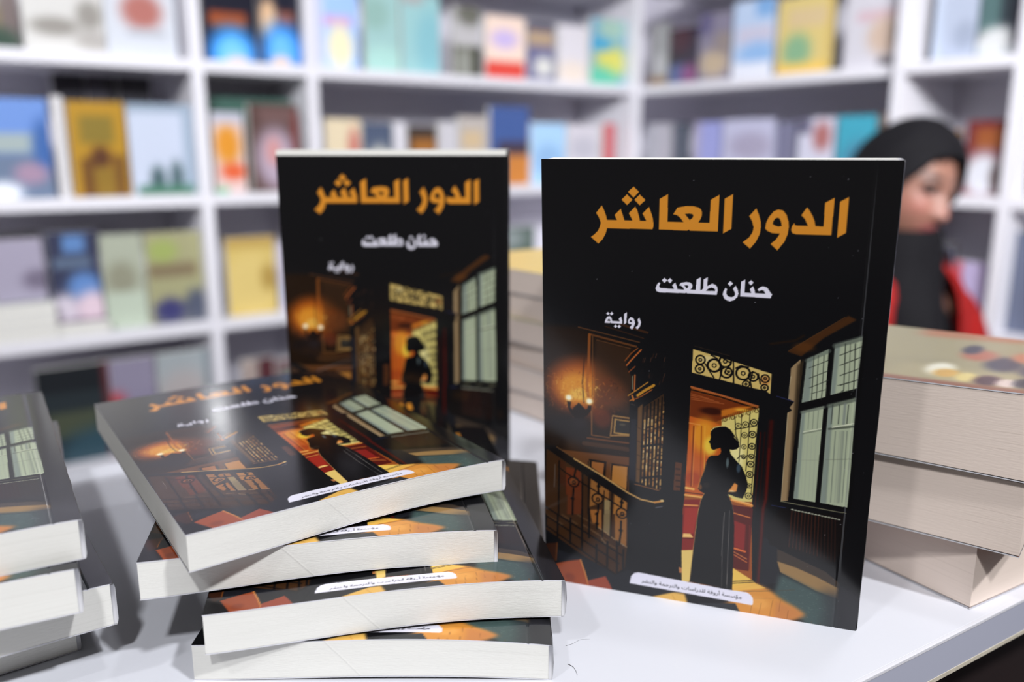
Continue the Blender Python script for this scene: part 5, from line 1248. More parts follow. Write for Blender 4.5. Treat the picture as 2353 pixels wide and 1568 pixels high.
SHELF_BOOKS = [
  ('L', 1, 0.173, 0.111, 0.215, 0.03, (168, 180, 146), [['f', [112, 98, 96], 1, 3, [62, 0, 100, 0, 100, 150, 62, 150]], ['f', [124, 112, 84], 1, 3, [0, 90, 70, 90, 70, 125, 0, 125]], ['g', [44, 70, 56], 1, 40, 140, 90, 33], ['g', [190, 196, 170], 1, 20, 40, 75, 75]], 'sage green book standing at the left end of the top shelf'),
  ('L', 1, 0.29, 0.167, 0.215, 0.03, (214, 213, 210), [['g', [150, 146, 140], 1, 38, 112, 45, 21], ['g', [150, 146, 140], 1, 82, 92, 24, 33], ['g', [176, 172, 168], 1, 84, 130, 33, 21]], 'wide off-white book with grey smudges on the top shelf, left of the red-spotted one'),
  ('L', 1, 0.459, 0.16, 0.215, 0.03, (208, 213, 222), [['g', [178, 112, 104], 1, 52, 78, 42, 42], ['f', [184, 188, 196], 1, 3, [30, 106, 84, 106, 84, 118, 30, 118]]], 'pale grey book with a round red spot on the top shelf beside the upright'),
  ('L', 1, 0.682, 0.138, 0.223, 0.03, (26, 27, 42), [['f', [158, 78, 40], 1, 3, [12, 70, 80, 70, 80, 92, 12, 92]], ['f', [120, 104, 70], 1, 3, [20, 92, 80, 92, 80, 98, 20, 98]], ['g', [64, 158, 250], 1, 52, 136, 69, 63], ['g', [120, 200, 255], 1, 52, 136, 39, 39], ['g', [235, 200, 180], 1, 60, 152, 36, 18]], 'left of two navy books with a blue glow and orange title, top shelf'),
  ('L', 1, 0.823, 0.122, 0.238, 0.03, (28, 30, 46), [['f', [150, 78, 52], 1, 3, [46, 66, 86, 66, 86, 88, 46, 88]], ['g', [230, 190, 150], 1, 24, 80, 30, 48], ['g', [64, 150, 240], 1, 56, 128, 75, 66], ['g', [110, 190, 255], 1, 52, 126, 39, 39], ['g', [235, 200, 180], 1, 50, 150, 39, 21]], 'right of two navy books with a blue glow, peach patch on its cover, top shelf'),
  ('L', 1, 0.978, 0.127, 0.223, 0.03, (166, 202, 252), [['f', [214, 170, 216], 1, 3, [20, 58, 84, 58, 84, 76, 20, 76]], ['g', [248, 238, 200], 1, 56, 112, 45, 60], ['f', [214, 220, 252], 1, 3, [0, 0, 18, 0, 18, 150, 0, 150]]], 'sky blue book with a cream oval on the top shelf, right of the second upright'),
  ('L', 1, 1.129, 0.108, 0.21, 0.04, (164, 204, 202), [['g', [150, 188, 180], 1, 30, 40, 60, 45], ['g', [176, 220, 212], 1, 50, 130, 90, 45]], 'left of two mint green books on the top shelf'),
  ('L', 1, 1.245, 0.126, 0.217, 0.04, (160, 206, 208), [['g', [140, 196, 206], 1, 76, 90, 60, 90], ['g', [176, 178, 178], 1, 30, 8, 45, 18]], 'right of two mint green books, bluer on one side, top shelf'),
  ('L', 1, 1.427, 0.094, 0.203, 0.05, (196, 194, 196), [['f', [84, 84, 68], 1, 3, [0, 84, 100, 84, 100, 150, 0, 150]], ['g', [110, 110, 100], 1, 60, 14, 75, 39], ['g', [150, 152, 144], 1, 40, 120, 51, 51], ['f', [66, 68, 54], 1, 3, [68, 84, 100, 84, 100, 150, 68, 150]]], 'slim grey book with a dark olive lower half on the top shelf'),
  ('L', 1, 1.541, 0.148, 0.187, 0.05, (252, 226, 210), [['f', [224, 74, 62], 1, 3, [0, 106, 100, 106, 100, 150, 0, 150]], ['g', [208, 190, 236], 1, 48, 54, 51, 33]], 'cream book with a red bottom band on the top shelf'),
  ('L', 1, 1.696, 0.116, 0.18, 0.05, (112, 112, 150), [['f', [186, 160, 132], 1, 3, [4, 20, 96, 20, 96, 60, 4, 60]], ['f', [72, 70, 84], 1, 3, [0, 0, 100, 0, 100, 16, 0, 16]], ['g', [226, 226, 220], 1, 62, 112, 51, 39]], 'blue-violet book with a tan title panel and white disc, top shelf'),
  ('L', 1, 1.827, 0.123, 0.18, 0.05, (230, 226, 232), [['g', [240, 226, 214], 1, 50, 120, 75, 45]], 'plain white book on the top shelf left of the turquoise one'),
  ('L', 1, 1.957, 0.176, 0.212, 0.04, (118, 176, 206), [['g', [226, 222, 110], 1, 58, 96, 66, 57], ['f', [70, 170, 214], 1, 3, [0, 44, 60, 44, 60, 70, 0, 70]], ['g', [104, 206, 176], 1, 20, 138, 90, 45], ['g', [170, 205, 190], 1, 60, 20, 60, 39]], 'turquoise book with a yellow blotch, last on the top shelf before the corner post'),
  ('L', 2, 0.35, 0.071, 0.288, 0.14, (46, 45, 54), [], 'leftmost of three tall black books behind the ochre one'),
  ('L', 2, 0.424, 0.069, 0.288, 0.14, (64, 62, 72), [['f', [40, 39, 44], 1, 3, [70, 0, 100, 0, 100, 150, 70, 150]]], 'middle one of three tall black books behind the ochre one, greyer cover'),
  ('L', 2, 0.497, 0.078, 0.288, 0.14, (50, 49, 56), [], 'rightmost of three tall black books, behind the ochre and the pale blue book'),
  ('L', 2, 0.185, 0.133, 0.221, 0.03, (112, 148, 214), [['f', [164, 178, 178], 1, 3, [0, 52, 84, 52, 84, 80, 0, 80]], ['f', [110, 126, 152], 1, 3, [0, 82, 100, 82, 100, 150, 0, 150]], ['g', [66, 104, 168], 1, 92, 70, 30, 60], ['g', [166, 140, 164], 1, 66, 112, 39, 24], ['g', [236, 240, 250], 1, 20, 140, 45, 24]], 'royal blue book with a pale green title band, second shelf, far left'),
  ('L', 2, 0.326, 0.024, 0.228, 0.02, (214, 212, 214), [], 'narrow white book squeezed between the blue and the ochre book'),
  ('L', 2, 0.357, 0.125, 0.219, 0.03, (178, 136, 44), [['f', [136, 116, 50], 1, 3, [18, 22, 78, 22, 78, 66, 18, 66]], ['f', [112, 76, 38], 1, 3, [16, 88, 40, 88, 40, 150, 16, 150]], ['f', [116, 80, 40], 1, 3, [72, 84, 94, 84, 94, 150, 72, 150]], ['g', [90, 56, 38], 1, 52, 88, 27, 27], ['f', [142, 112, 46], 1, 3, [40, 104, 72, 104, 72, 150, 40, 150]]], 'ochre yellow book with an olive panel and brown figure on the second shelf'),
  ('L', 2, 0.487, 0.154, 0.218, 0.03, (198, 207, 226), [['f', [154, 170, 188], 1, 3, [84, 0, 100, 0, 100, 150, 84, 150]], ['f', [150, 166, 184], 1, 3, [0, 0, 90, 0, 90, 14, 0, 14]], ['g', [72, 96, 100], 1, 40, 126, 18, 36], ['g', [72, 96, 100], 1, 70, 122, 15, 42], ['f', [78, 124, 104], 1, 3, [8, 134, 96, 134, 96, 150, 8, 150]]], 'pale blue book with green foot, second shelf, left of the first upright'),
  ('L', 2, 0.709, 0.246, 0.245, 0.12, (70, 104, 94), [], 'dark green book standing behind the orange and the brown one'),
  ('L', 2, 0.686, 0.081, 0.203, 0.03, (222, 196, 192), [['g', [222, 148, 50], 1, 46, 60, 60, 54], ['f', [190, 190, 204], 1, 3, [0, 0, 100, 0, 100, 20, 0, 20]], ['g', [226, 100, 60], 1, 60, 110, 60, 24], ['f', [120, 190, 150], 1, 3, [0, 140, 40, 140, 40, 150, 0, 150]]], 'pinkish white book with an orange blotch, second shelf'),
  ('L', 2, 0.783, 0.134, 0.227, 0.03, (88, 66, 62), [['g', [180, 164, 182], 1, 50, 92, 60, 78], ['f', [124, 60, 56], 1, 3, [86, 10, 100, 10, 100, 90, 86, 90]], ['g', [206, 150, 150], 1, 46, 80, 24, 36], ['f', [112, 86, 84], 1, 3, [20, 6, 90, 6, 90, 30, 20, 30]]], 'dark brown book with a pale mauve figure, second shelf'),
  ('L', 2, 1.002, 0.107, 0.194, 0.05, (228, 212, 180), [['g', [200, 120, 110], 1, 80, 60, 24, 60]], 'cream book on the second shelf right of the second upright'),
  ('L', 2, 1.115, 0.095, 0.184, 0.05, (80, 92, 116), [['g', [200, 200, 190], 1, 56, 90, 60, 60]], 'slate navy book with a pale moon on the second shelf'),
  ('L', 2, 1.216, 0.038, 0.19, 0.05, (222, 220, 228), [], 'thin white book between the navy and the amber one'),
  ('L', 2, 1.26, 0.099, 0.179, 0.05, (66, 54, 46), [['f', [164, 106, 46], 1, 3, [14, 30, 96, 30, 96, 150, 14, 150]], ['g', [190, 70, 40], 1, 60, 100, 30, 24]], 'dark book with an amber picture on the second shelf'),
  ('L', 2, 1.368, 0.066, 0.193, 0.05, (206, 204, 210), [], 'pale grey book left of the beige one, second shelf'),
  ('L', 2, 1.44, 0.108, 0.211, 0.05, (190, 182, 176), [['f', [210, 186, 150], 1, 3, [10, 30, 80, 30, 80, 70, 10, 70]], ['f', [222, 214, 206], 1, 3, [0, 76, 100, 76, 100, 150, 0, 150]]], 'beige book with a sand panel, second shelf, left of the big blue book'),
  ('L', 2, 1.561, 0.156, 0.245, 0.06, (70, 96, 156), [['f', [70, 58, 72], 1, 3, [20, 66, 100, 66, 100, 92, 20, 92]], ['f', [204, 130, 58], 1, 3, [20, 92, 100, 92, 100, 150, 20, 150]]], 'blue book with an orange lower half, tallest on its stretch of the second shelf'),
  ('L', 2, 1.717, 0.144, 0.195, 0.05, (176, 216, 250), [['g', [150, 190, 230], 1, 50, 90, 60, 60]], 'light sky blue book on the second shelf, right of the tall blue one'),
  ('L', 2, 1.869, 0.145, 0.193, 0.05, (218, 214, 222), [['g', [196, 194, 204], 1, 50, 60, 60, 45]], 'white book on the second shelf next to the thin red one'),
  ('L', 2, 2.03, 0.058, 0.2, 0.05, (206, 110, 116), [], 'thin red book on the second shelf near the corner post'),
  ('L', 3, 0.166, 0.115, 0.245, 0.1, (60, 64, 84), [['f', [48, 46, 52], 1, 3, [0, 0, 100, 0, 100, 24, 0, 24]]], 'dark blue-black book behind the lavender one, third shelf'),
  ('L', 3, 0.17, 0.107, 0.234, 0.04, (168, 162, 182), [['g', [120, 112, 132], 1, 86, 100, 45, 36]], 'lavender grey book leaning above the pale blue pile, third shelf'),
  ('L', 3, 0.287, 0.11, 0.245, 0.05, (56, 60, 84), [['f', [98, 136, 190], 1, 3, [30, 6, 74, 6, 74, 36, 30, 36]], ['f', [96, 112, 136], 1, 3, [10, 44, 84, 44, 84, 62, 10, 62]], ['g', [100, 140, 200], 1, 66, 96, 51, 39], ['g', [216, 208, 220], 1, 22, 134, 45, 42], ['g', [230, 208, 220], 1, 78, 134, 51, 45]], 'navy book with sky blue patches on the third shelf'),
  ('L', 3, 0.402, 0.096, 0.232, 0.05, (172, 178, 160), [['g', [146, 146, 126], 1, 44, 70, 54, 39], ['f', [188, 200, 182], 1, 3, [0, 92, 100, 92, 100, 150, 0, 150]]], 'pale sage book on the third shelf'),
  ('L', 3, 0.502, 0.161, 0.232, 0.04, (164, 162, 124), [['f', [132, 118, 92], 1, 3, [4, 50, 90, 50, 90, 74, 4, 74]], ['g', [158, 172, 100], 1, 30, 30, 39, 27], ['f', [108, 110, 116], 1, 3, [6, 116, 100, 116, 100, 150, 6, 150]], ['g', [64, 64, 112], 1, 36, 128, 36, 30], ['g', [84, 90, 108], 1, 86, 122, 33, 39]], 'olive book with a brown title and dark blue foot, third shelf'),
  ('L', 3, 0.701, 0.133, 0.208, 0.04, (206, 180, 100), [['g', [222, 198, 124], 1, 50, 90, 105, 105], ['g', [180, 150, 80], 1, 84, 80, 24, 39], ['f', [190, 160, 90], 1, 3, [0, 0, 100, 0, 100, 20, 0, 20]]], 'bright yellow book on the third shelf between the uprights'),
  ('L', 3, 0.847, 0.109, 0.188, 0.05, (206, 200, 222), [['g', [180, 196, 226], 1, 40, 110, 45, 45]], 'lilac white book right of the bright yellow one'),
  ('L', 3, 1.511, 0.224, 0.189, 0.05, (96, 112, 104), [['f', [70, 126, 96], 1, 3, [0, 84, 100, 84, 100, 150, 0, 150]], ['g', [150, 160, 160], 1, 40, 30, 60, 36]], 'dark green book seen between the two standing novels'),
  ('L', 4, 0.229, 0.145, 0.245, 0.05, (42, 50, 54), [['f', [76, 82, 66], 1, 3, [10, 70, 90, 70, 90, 110, 10, 110]], ['g', [54, 80, 92], 1, 84, 140, 90, 60], ['f', [30, 34, 38], 1, 3, [0, 0, 100, 0, 100, 40, 0, 40]]], 'blackish green book on the lowest shelf, far left'),
  ('L', 4, 0.37, 0.023, 0.245, 0.06, (92, 50, 56), [], 'thin dark red book on the lowest shelf'),
  ('L', 4, 0.393, 0.107, 0.245, 0.05, (144, 138, 160), [['g', [196, 64, 70], 1, 8, 74, 39, 33], ['f', [134, 128, 156], 1, 3, [10, 60, 100, 60, 100, 64, 10, 64]], ['f', [134, 128, 156], 1, 3, [10, 100, 100, 100, 100, 104, 10, 104]]], 'grey lilac book with a red spot, lowest shelf'),
  ('L', 4, 0.506, 0.144, 0.245, 0.05, (164, 172, 176), [['g', [176, 170, 170], 1, 50, 70, 75, 60], ['f', [124, 136, 142], 1, 3, [90, 0, 100, 0, 100, 150, 90, 150]]], 'pale grey-green book on the lowest shelf beside the upright'),
  ('L', 4, 0.726, 0.043, 0.197, 0.05, (172, 156, 150), [], 'narrow beige book on the lowest shelf right of the upright'),
  ('L', 4, 0.775, 0.045, 0.195, 0.06, (88, 48, 54), [], 'narrow maroon book on the lowest shelf'),
  ('L', 4, 0.821, 0.115, 0.185, 0.05, (124, 100, 104), [['g', [108, 172, 140], 1, 50, 80, 90, 69]], 'mauve book with a green dome on the lowest shelf'),
  ('R', 1, 2.119, 0.093, 0.203, 0.06, (160, 160, 162), [['f', [150, 120, 92], 1, 3, [0, 128, 100, 128, 100, 150, 0, 150]], ['g', [186, 186, 190], 1, 60, 100, 60, 39]], "grey book first on the right wall's top shelf from the corner"),
  ('R', 1, 1.991, 0.12, 0.177, 0.06, (50, 42, 60), [['g', [74, 38, 50], 1, 40, 30, 60, 60], ['f', [90, 100, 150], 1, 3, [0, 96, 60, 96, 60, 150, 0, 150]], ['g', [140, 80, 130], 1, 80, 128, 51, 45]], "dark plum book on the right wall's top shelf"),
  ('R', 1, 1.85, 0.133, 0.207, 0.06, (138, 132, 152), [['f', [104, 98, 134], 1, 3, [0, 0, 40, 0, 40, 44, 0, 44]], ['g', [196, 176, 150], 1, 50, 110, 66, 45], ['f', [150, 138, 136], 1, 3, [50, 44, 100, 44, 100, 90, 50, 90]]], 'greyish violet book with a sand patch, right wall, top shelf'),
  ('R', 1, 1.686, 0.149, 0.223, 0.05, (192, 212, 240), [['f', [130, 176, 226], 1, 3, [56, 0, 100, 0, 100, 34, 56, 34]], ['f', [206, 204, 224], 1, 3, [10, 50, 100, 50, 100, 86, 10, 86]], ['g', [150, 190, 236], 1, 64, 106, 69, 39], ['f', [232, 236, 248], 1, 3, [0, 120, 100, 120, 100, 150, 0, 150]]], 'white and light blue book beside the big yellow one, right wall'),
  ('R', 1, 1.488, 0.181, 0.211, 0.05, (222, 200, 128), [['g', [138, 180, 140], 1, 38, 106, 39, 51], ['f', [218, 194, 148], 1, 3, [20, 24, 90, 24, 90, 60, 20, 60]], ['f', [240, 200, 100], 1, 3, [0, 130, 100, 130, 100, 150, 0, 150]], ['f', [214, 184, 104], 1, 3, [92, 0, 100, 0, 100, 150, 92, 150]]], 'big yellow book with a green oval, right wall, top shelf'),
  ('R', 1, 1.276, 0.17, 0.21, 0.05, (212, 210, 218), [['f', [212, 184, 192], 1, 3, [20, 46, 96, 46, 96, 66, 20, 66]], ['g', [208, 184, 166], 1, 70, 94, 45, 51], ['g', [96, 86, 86], 1, 96, 92, 18, 30], ['f', [124, 118, 124], 1, 3, [60, 132, 100, 132, 100, 150, 60, 150]]], 'off-white book with a pink stripe, right wall, left of the upright'),
  ('R', 1, 1.091, 0.106, 0.21, 0.05, (182, 192, 212), [['g', [160, 170, 190], 1, 74, 110, 39, 36], ['f', [196, 208, 228], 1, 3, [0, 0, 20, 0, 20, 150, 0, 150]]], "pale steel blue book right of the right wall's first upright"),
  ('R', 1, 0.971, 0.115, 0.21, 0.05, (52, 62, 68), [['f', [84, 112, 112], 1, 3, [0, 0, 40, 0, 40, 110, 0, 110]], ['f', [196, 206, 212], 1, 3, [0, 124, 100, 124, 100, 150, 0, 150]], ['g', [214, 216, 216], 1, 40, 124, 66, 33], ['f', [72, 66, 84], 1, 3, [70, 60, 100, 60, 100, 130, 70, 130]]], 'blackish green book with a white foot, right wall, top shelf'),
  ('R', 1, 0.942, 0.025, 0.21, 0.05, (192, 132, 74), [], 'orange book at the right edge of the picture, top shelf'),
  ('R', 2, 2.086, 0.135, 0.2, 0.06, (184, 184, 194), [], 'pale grey book first from the corner, right wall, second shelf'),
  ('R', 2, 2.018, 0.056, 0.198, 0.06, (88, 96, 110), [], "narrow slate book on the right wall's second shelf"),
  ('R', 2, 1.871, 0.112, 0.2, 0.06, (160, 164, 220), [['f', [176, 170, 200], 1, 3, [0, 0, 24, 0, 24, 150, 0, 150]]], "periwinkle book on the right wall's second shelf"),
  ('R', 2, 1.66, 0.196, 0.203, 0.05, (196, 196, 222), [['g', [172, 166, 190], 1, 56, 60, 60, 45]], "pale lilac book, widest on the right wall's second shelf"),
  ('R', 2, 1.597, 0.069, 0.192, 0.07, (124, 124, 150), [], 'blue-grey book between the lilac and the white one, right wall'),
  ('R', 2, 1.461, 0.119, 0.201, 0.06, (212, 212, 230), [['g', [176, 112, 110], 1, 66, 40, 36, 45], ['f', [110, 108, 132], 1, 3, [0, 0, 36, 0, 36, 34, 0, 34]]], 'white book with a small red figure, right wall, second shelf'),
  ('R', 2, 1.329, 0.117, 0.202, 0.05, (66, 166, 190), [['g', [74, 136, 164], 1, 70, 90, 75, 60]], "teal book on the right wall's second shelf"),
  ('R', 2, 1.287, 0.043, 0.204, 0.06, (184, 156, 138), [], 'tan book beside the teal one against the upright'),
  ('R', 2, 1.113, 0.139, 0.158, 0.08, (198, 152, 106), [['f', [210, 180, 150], 1, 3, [0, 30, 100, 30, 100, 150, 0, 150]]], "tan book standing behind the person's headscarf"),
  ('R', 2, 0.971, 0.109, 0.179, 0.04, (114, 44, 46), [['f', [152, 84, 44], 1, 3, [20, 16, 96, 16, 96, 56, 20, 56]], ['g', [220, 222, 230], 1, 44, 110, 66, 69], ['g', [90, 66, 62], 1, 84, 112, 33, 45]], 'maroon book with an orange panel and white shape, right wall'),
  ('R', 2, 0.946, 0.025, 0.154, 0.06, (150, 150, 150), [], 'grey book behind the last upright at the right edge'),
  ('R', 3, 1.097, 0.118, 0.197, 0.08, (58, 50, 48), [['f', [80, 74, 66], 1, 3, [0, 40, 100, 40, 100, 150, 0, 150]]], "dark brown book in the shadow under the right wall's second shelf"),
  ('R', 3, 0.997, 0.081, 0.16, 0.05, (186, 172, 208), [['f', [206, 90, 100], 1, 3, [0, 0, 24, 0, 24, 150, 0, 150]], ['f', [196, 182, 220], 1, 3, [40, 0, 100, 0, 100, 150, 40, 150]]], 'lilac book with a red edge, right wall, third shelf'),
  ('R', 3, 0.942, 0.029, 0.245, 0.05, (104, 112, 134), [], 'slate blue book at the right edge, third shelf'),
]
NOVEL = novel_art()
def set_art(me, n_top, cols, rest):
    at = me.color_attributes.new('art', 'BYTE_COLOR', 'POINT'); n = len(me.vertices)
    c = np.ones((n, 4), np.float32); c[:, :3] = np.array(rest, np.float32)/255.; c[:n_top, :3] = np.clip(cols, 0, 1)
    at.data.foreach_set('color_srgb', c.ravel())

# --------------------------------------------------------------- books
# A book is modelled lying on its back cover: x from fore-edge to spine, y from foot to head, z through the pages.
def bulge(s): return np.sin(PI*np.clip(s, 0, 1)**1.35)
def cover_sheet(name, parent, W, H, zf, art, xs, ys, mats, thick=.0004, up=True, rest=(20, 20, 22)):
    X, Y = np.meshgrid(xs, ys); Z = zf(X, Y); nx, ny = len(xs)-1, len(ys)-1
    V = np.stack([X, Y, Z], -1).reshape(-1, 3); n0 = len(V); q = grid_quads(nx, ny, 0, not up)
    # cut edge of the board all round
    i = np.concatenate([np.arange(nx), np.full(ny, nx)+np.arange(ny)*(nx+1), ny*(nx+1)+np.arange(nx, 0, -1), np.arange(ny, 0, -1)*(nx+1)])
    ring = V[i]; low = ring.copy(); low[:, 2] -= thick if up else -thick
    m = len(i); a = np.arange(m); b = (a+1) % m
    sk = np.stack([n0+a, n0+m+a, n0+m+b, n0+b], 1)
    if not up: sk = sk[:, ::-1]
    Q = np.concatenate([q, sk]); VV = np.concatenate([V, ring, low])
    me = np_mesh(name, VV, Q, [True]*len(q)+[False]*m, [0]*len(q)+[1]*m)
    cols = art.sample((X/W).ravel(), (Y/H).ravel()) if art is not None else np.tile(np.array(rest)/255., (n0, 1))
    set_art(me, n0, cols, rest)
    return link(name, me, parent, mats)
def page_block(parent, W, H, zt, zb, m, nx=28, ny=16, nz=4, wav=0, trim=.0001):
    xs = np.linspace(.0002, W-.0012, nx+1); ys = np.linspace(.0001, H-trim, ny+1); ks = np.linspace(0, 1, nz+1)
    V = []; Q = []; UV = []
    def patch(P, uv, nu, nv, flip):
        o = sum(len(v) for v in V); V.append(P.reshape(-1, 3)); q = grid_quads(nu, nv, o, flip); Q.append(q); UV.append((uv.reshape(-1, 2), q-o))
    for y, fl in ((ys[0], False), (ys[-1], True)):
        X, K = np.meshgrid(xs, ks); Y = np.full_like(X, y); Z = zb(X, Y)*(1-K)+zt(X, Y)*K
        Y = Y+(wav*np.sin(X*90)*np.sin(K*9) if fl is False else 0)
        patch(np.stack([X, Y, Z], -1), np.stack([X/.14, K*(zt(.5*W, y)-zb(.5*W, y))/.016], -1), nx, nz, fl)
    for x, fl in ((xs[0], True), (xs[-1], False)):
        Y, K = np.meshgrid(ys, ks); X = np.full_like(Y, x); Z = zb(X, Y)*(1-K)+zt(X, Y)*K
        patch(np.stack([X, Y, Z], -1), np.stack([Y/.14+3, K], -1), ny, nz, fl)
    for f, fl in ((zt, False), (zb, True)):
        X, Y = np.meshgrid(xs, ys); patch(np.stack([X, Y, f(X, Y)], -1), np.stack([X, Y], -1), nx, ny, fl)
    me = np_mesh('page_block', np.concatenate(V), np.concatenate(Q))
    uvl = me.uv_layers.new(name='pages'); uvl.data.foreach_set('uv', np.concatenate([u[q.ravel()] for u, q in UV]).astype(np.float32).ravel())
    return link('page_block', me, parent, (m,))
def spine_strip(parent, W, H, z0, z1, mats, col=None, ny=24, seed=0, wob=.0003):
    rs = np.random.RandomState(seed); V = []; n = ny+1
    ys = np.linspace(0, H, n); prof = ((W-.0012, 0), (W+.0001, 0), (W+.0006, .12), (W+.0008, .5), (W+.0006, .88), (W+.0001, 1), (W-.0012, 1))
    for y in ys:
        j = wob*(rs.rand()-.5)
        for x, k in prof: V.append((x+j*(0 < k < 1), y, z0+(z1-z0)*k))
    P = len(prof); Q = [(r*P+c, (r)*P+(c+1) % P, (r+1)*P+(c+1) % P, (r+1)*P+c) for r in range(ny) for c in range(P)]
    mi = [0]*len(Q)
    for base, fl in ((0, 1), (ny*P, 0)):
        for a, b, c, d in ((0, 1, 5, 6), (1, 2, 4, 5), (2, 3, 3, 4)):
            q = [base+a, base+b, base+c, base+d]
            if b == c: continue
            Q.append(q if fl else q[::-1]); mi.append(1)
    me = np_mesh('spine', V, [q[::1] for q in Q], None, mi)
    if col is not None or True: set_art(me, 0, np.zeros((0, 3)), col or (20, 20, 22))
    return link('spine', me, parent, mats)

def novel(label, loc, rz, T, bt=0., bb=0., stand=False, lean=0., res=.0005, fine=None, seed=1, group='copies of the black novel', wav=.0002, trim=.0001):
    """a copy of the black novel; bt / bb: how far the front / back cover bows up"""
    W, H = .14, .20
    root = empty('novel', loc, (R(90)+lean if stand else lean, 0, rz))
    tag(root, label, 'book', group)
    cr = W-.0092
    def zt(x, y): return T+bt*bulge(x/W)
    def zb(x, y): return bb*bulge(x/W)
    def ztop(x, y):
        hinge = np.clip((x-cr)/(W-cr), 0, 1)
        return zt(x, y)+.0004-.00032*np.exp(-((x-cr)/.00045)**2)-.0003*hinge**2
    def zbot(x, y): return zb(x, y)-.0004
    nx = int(W/res)
    xs = np.unique(np.round(np.concatenate([np.linspace(0, W, nx+1), cr+np.array([-.0008, -.0004, 0, .0004, .0008])]), 6))
    ys = np.linspace(0, H, int(H/res)+1)
    if fine: ys = np.unique(np.round(np.concatenate([np.arange(0, .030, fine), np.linspace(.030, H, int((H-.03)/res)+1)]), 6))
    cover_sheet('front_cover', root, W, H, ztop, NOVEL, xs, ys, (M['laminate'], M['edge']))
    cover_sheet('back_cover', root, W, H, zbot, None, np.linspace(0, W, 29), np.linspace(0, H-trim, 9), (M['black'], M['edge']), up=False)
    page_block(root, W, H, zt, zb, M['pages'], wav=wav, trim=trim)
    spine_strip(root, W, H-trim, -.0002, T+.0001, (M['black'], M['glue']), seed=seed)
    return root

def plain_book(label, loc, rz, W, H, T, base, ops=(), stand=True, group=None, pages='pages', tilt=0., spine=None, bow=0., res=.007, cat='book', name='book', curl=0.):
    root = empty(name, loc, (R(90) if stand else 0, tilt, rz))
    tag(root, label, cat, group)
    cv = Canvas(100, 150, base); cv.run(ops)
    def zt(x, y): return T-.0008+bow*bulge(x/W)+curl*np.clip(1-y/H, 0, 1)**3*np.clip(1-x/W, 0, 1)
    def zb(x, y): return .0008+0*x
    xs = np.linspace(0, W, max(6, int(W/res))+1); ys = np.linspace(0, H, max(8, int(H/res))+1)
    sp = spine or tuple(int(v*.8) for v in base)
    cover_sheet('front_cover', root, W, H, lambda x, y: zt(x, y)+.0008, cv, xs, ys, (M['print'], M['edge']), .0005, rest=base)
    cover_sheet('back_cover', root, W, H, lambda x, y: zb(x, y)-.0008, None, np.linspace(0, W, 7), np.linspace(0, H, 7), (M['print'], M['edge']), .0005, up=False, rest=sp)
    page_block(root, W, H, zt, zb, M[pages], nx=10, ny=10, nz=2)
    spine_strip(root, W, H, .0001, T-.0001, (M['print'], M['edge']), col=sp, ny=4, wob=0)
    return root

# --------------------------------------------------------------- room and bookcases
LW, RW, DEP = 2.208, 2.128, .29         # front planes of the two bookcases, their depth
BZ = (.1, .338, .664, .990, 1.316, 1.642, 1.968)   # undersides of the boards
BT = .028
struct(box_obj('floor', (-3.2, -3.0, -.05, 3.4, 3.4, 0), (M['wood'],)))
struct(box_obj('wall_left', (-3.2, LW+DEP+.012, 0, RW+DEP+.06, LW+DEP+.09, 2.9), (M['panel'],)))
struct(box_obj('wall_right', (RW+DEP+.012, -3.0, 0, RW+DEP+.09, LW+DEP+.012, 2.9), (M['panel'],)))
bc = tag(empty('bookcase', (.7, LW, 0)), 'white bookcase of open square bays along the left wall, full of face-out books', 'bookcase')
def part(name, b, m, root, bevel=.001):
    l = root.location; return box_obj(name, (b[0]-l.x, b[1]-l.y, b[2], b[3]-l.x, b[4]-l.y, b[5]), (m,), root, bevel)
LX = (-1.0, .6398, .9383, 2.118)
for z in BZ:
    for a, b in ((LX[0]+.028, LX[1]), (LX[1]+.028, LX[2]), (LX[2]+.028, LX[3])):
        part('shelf_board', (a, LW+.001, z, b, LW+DEP, z+BT), M['shelf'], bc)
for x in LX: part('upright', (x, LW, 0, x+(.04 if x > 2 else .028), LW+DEP, 2.25), M['shelf'], bc)
part('back_panel', (LX[0], LW+DEP, 0, LX[3]+.04, LW+DEP+.01, 2.25), M['panel'], bc)
br = tag(empty('bookcase', (RW, 1.2, 0)), 'white bookcase along the right wall behind the person in a black headscarf', 'bookcase')
RY = (-.6, .315, .9417, 1.2385)
for z in BZ:
    for a, b in ((RY[0]+.028, RY[1]), (RY[1]+.028, RY[2]), (RY[2]+.028, RY[3]), (RY[3]+.028, 2.207)):
        part('shelf_board', (RW+.001 if b < 2.2 else RW+.031, a, z, RW+DEP, b, z+BT), M['shelf'], br)
        if b > 2.2: part('shelf_board', (RW+.001, a, z, RW+.031, 2.207, z+BT), M['shelf'], br) if False else None
for y in RY: part('upright', (RW, y, 0, RW+DEP, y+.028, 2.25), M['shelf'], br)
part('back_panel', (RW+DEP, RY[0], 0, RW+DEP+.01, 2.207, 2.25), M['panel'], br)

